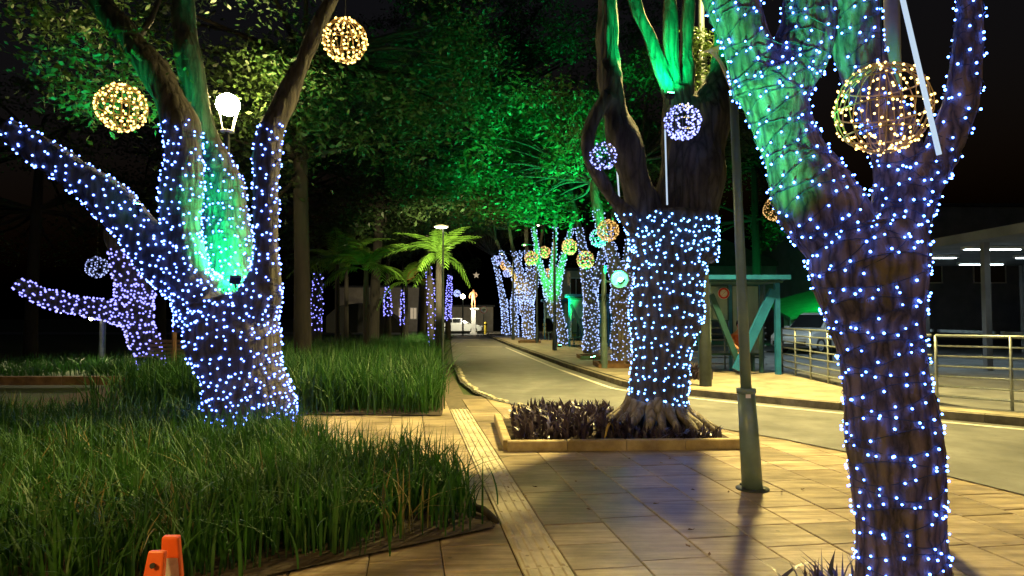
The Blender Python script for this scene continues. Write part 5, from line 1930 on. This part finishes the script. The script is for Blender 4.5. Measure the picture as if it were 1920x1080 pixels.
# dark bin beside it
# small white lamp on a grey pole behind the violet-lit tree
gq = P(192, 640, 21.5)
gl = thing('street_lamp', Vector((gq.x, 21.5, 0)), 'small lamp on a grey pole under the level branch of the violet-lit tree', 'street lamp')
gz = P(192, 597, 21.5).z
MB().lathe((gq.x, 21.5, 0), [(.1, 0), (.09, gz)], 10).build('post', M['galv'], gl, True)
MB().ball((gq.x - .2, 21.2, gz), .07, 1).build('bulb', M['lamp_glow'], gl, True)
MB().bar((gq.x, 21.5, gz - .02), (gq.x - .2, 21.2, gz - .02), .04, .04).build('arm', M['galv'], gl)
spot(gl, (gq.x - .2, 21.1, gz - .12), (gq.x + 2.6, 18.5, .3), 420, (1, .85, .45), 160, .5, .1)
# orange trestle barrier at the lower left
ob = thing('trestle_barrier', Vector((G(300, 1080).x * .75, 3.05, 0)), 'orange plastic folding trestle with a reflective band at the edge of the grass', 'barrier')


def leg_panel(px0, px1, pyt, Y0, Y1, zt_, band):
    """one raking tapered leg of the trestle from the hinge at the top to the ground"""
    xa, xb = P(px0, pyt, Y0).x, P(px1, pyt, Y0).x
    xm = (xa + xb) / 2
    wt, wb = (xb - xa), (xb - xa) * 2.0
    th = .035
    d = Vector((0, Y1 - Y0, -zt_)).normalized()
    nrm = Vector((0, d.z, -d.y))
    if nrm.y > 0: nrm = -nrm
    c0, c1 = Vector((xm, Y0, zt_)), Vector((xm - .02, Y1, .0))
    mb = MB()
    vs = []
    for c, wv in ((c0, wt), (c1, wb)):
        for s, e in ((-1, 0), (1, 0), (1, 1), (-1, 1)):
            vs.append(c + Vector((s * wv / 2, 0, 0)) - nrm * th * e)
    mb.add(vs, [(0, 1, 2, 3), (7, 6, 5, 4), (0, 4, 5, 1), (1, 5, 6, 2), (2, 6, 7, 3), (3, 7, 4, 0)])
    o = mb.build('leg', M['orange'], ob)
    bv_ = o.modifiers.new('bev', 'BEVEL')
    bv_.width = .008
    bv_.segments = 2
    L = (c1 - c0).length
    t0 = band / L
    t1 = min(1, t0 + .22 / L)
    p0, p1 = c0.lerp(c1, t0), c0.lerp(c1, t1)
    w0, w1 = wt + (wb - wt) * t0, wt + (wb - wt) * t1
    mb = MB()
    k = nrm * .003
    mb.add([p0 + Vector((-w0 * .44, 0, 0)) + k, p0 + Vector((w0 * .44, 0, 0)) + k, p1 + Vector((w1 * .44, 0, 0)) + k, p1 + Vector((-w1 * .44, 0, 0)) + k], [(0, 3, 2, 1)])
    mb.build('reflective_band', M['reflect'], o)
    return c0, nrm, o


c0, nn_, lo_ = leg_panel(277, 308, 1033, 2.97, 2.86, P(0, 1033, 2.97).z, .24)
MB().lathe(c0 + Vector((.0, -.022, -.055)), [(.0, .0), (.012, .0), (.012, .008), (0, .008)], 12, axis=(0, -1, .2)).build('bolt_hole', M['black'], lo_)
leg_panel(302, 333, 1008, 3.05, 3.14, P(0, 1008, 3.05).z, .095)

# ================================================================== PERSON IN THE SHELTER
ps = Vector((P(1384, 690, 17.72).x, 17.7, SWZ))
pe = thing('person', ps, 'person in orange top seated in the teal shelter leaning forward', 'person')
# pelvis on the seat, leaning forward with forearms on the knees
J = [(0, .12, .56, .13), (0, .06, .78, .125), (0, -.06, .98, .13), (0, -.10, 1.09, .055), (0, -.15, 1.17, .07),
     (.17, -.08, .96, .055), (.20, -.2, .74, .045), (.12, -.42, .62, .035), (-.17, -.08, .96, .055), (-.2, -.2, .74, .045), (-.12, -.42, .62, .035),
     (.1, .02, .54, .09), (.13, -.36, .52, .07), (.12, -.34, .12, .045), (.13, -.46, .05, .04), (-.1, .02, .54, .09), (-.13, -.36, .52, .07), (-.12, -.34, .12, .045), (-.13, -.46, .05, .04)]
E = [(0, 1), (1, 2), (2, 3), (3, 4), (2, 5), (5, 6), (6, 7), (2, 8), (8, 9), (9, 10), (0, 11), (11, 12), (12, 13), (13, 14), (0, 15), (15, 16), (16, 17), (17, 18)]
skin_mesh('body', J, E, M['skin'], pe)
MB().ball(ps + Vector((0, -.18, 1.24)), .105, 2, (.85, .95, 1.15)).build('head', M['skin'], pe, True)
MB().ball(ps + Vector((0, -.155, 1.27)), .112, 2, (.9, .95, 1.1)).build('hair', M['hair'], pe, True)
skin_mesh('shirt', [(0, .12, .58, .15), (0, .06, .78, .145), (0, -.06, .97, .15), (.18, -.08, .955, .075), (.2, -.15, .82, .065), (-.18, -.08, .955, .075), (-.2, -.15, .82, .065)],
          [(0, 1), (1, 2), (2, 3), (3, 4), (2, 5), (5, 6)], M['cloth_orange'], pe)
skin_mesh('shorts', [(0, .12, .54, .155), (.1, .0, .545, .11), (.125, -.28, .53, .09), (-.1, .0, .545, .11), (-.125, -.28, .53, .09)], [(0, 1), (1, 2), (0, 3), (3, 4)], M['cloth_dark'], pe)

# tree pits of the street row
for i, (x0, x1, y_, lab) in enumerate([(1088, 1130, 674, 'low rust coloured edging round the straight lit tree'), (1122, 1195, 690, 'low rust coloured edging round the slim tree behind the floodlight'), (972, 1014, 643, 'low rust coloured edging round the fan-limbed tree')]):
    a_, b_ = G(x0, y_, SWZ), G(x1, y_, SWZ)
    t = thing('tree_pit_edging', Vector((a_.x, a_.y, SWZ)), lab, 'edging', 'rust edged tree pits in the far pavement')
    d = b_.x - a_.x
    for (c, s) in (((a_.x + d / 2, a_.y, SWZ + .06), (d, .1, .12)), ((a_.x + d / 2, a_.y + 1.3, SWZ + .06), (d, .1, .12)), ((a_.x + .05, a_.y + .65, SWZ + .06), (.1, 1.18, .118)), ((b_.x - .05, a_.y + .65, SWZ + .06), (.1, 1.18, .118))):
        MB().box(c, s).build('edging_stone', M['rust_edge'], t)
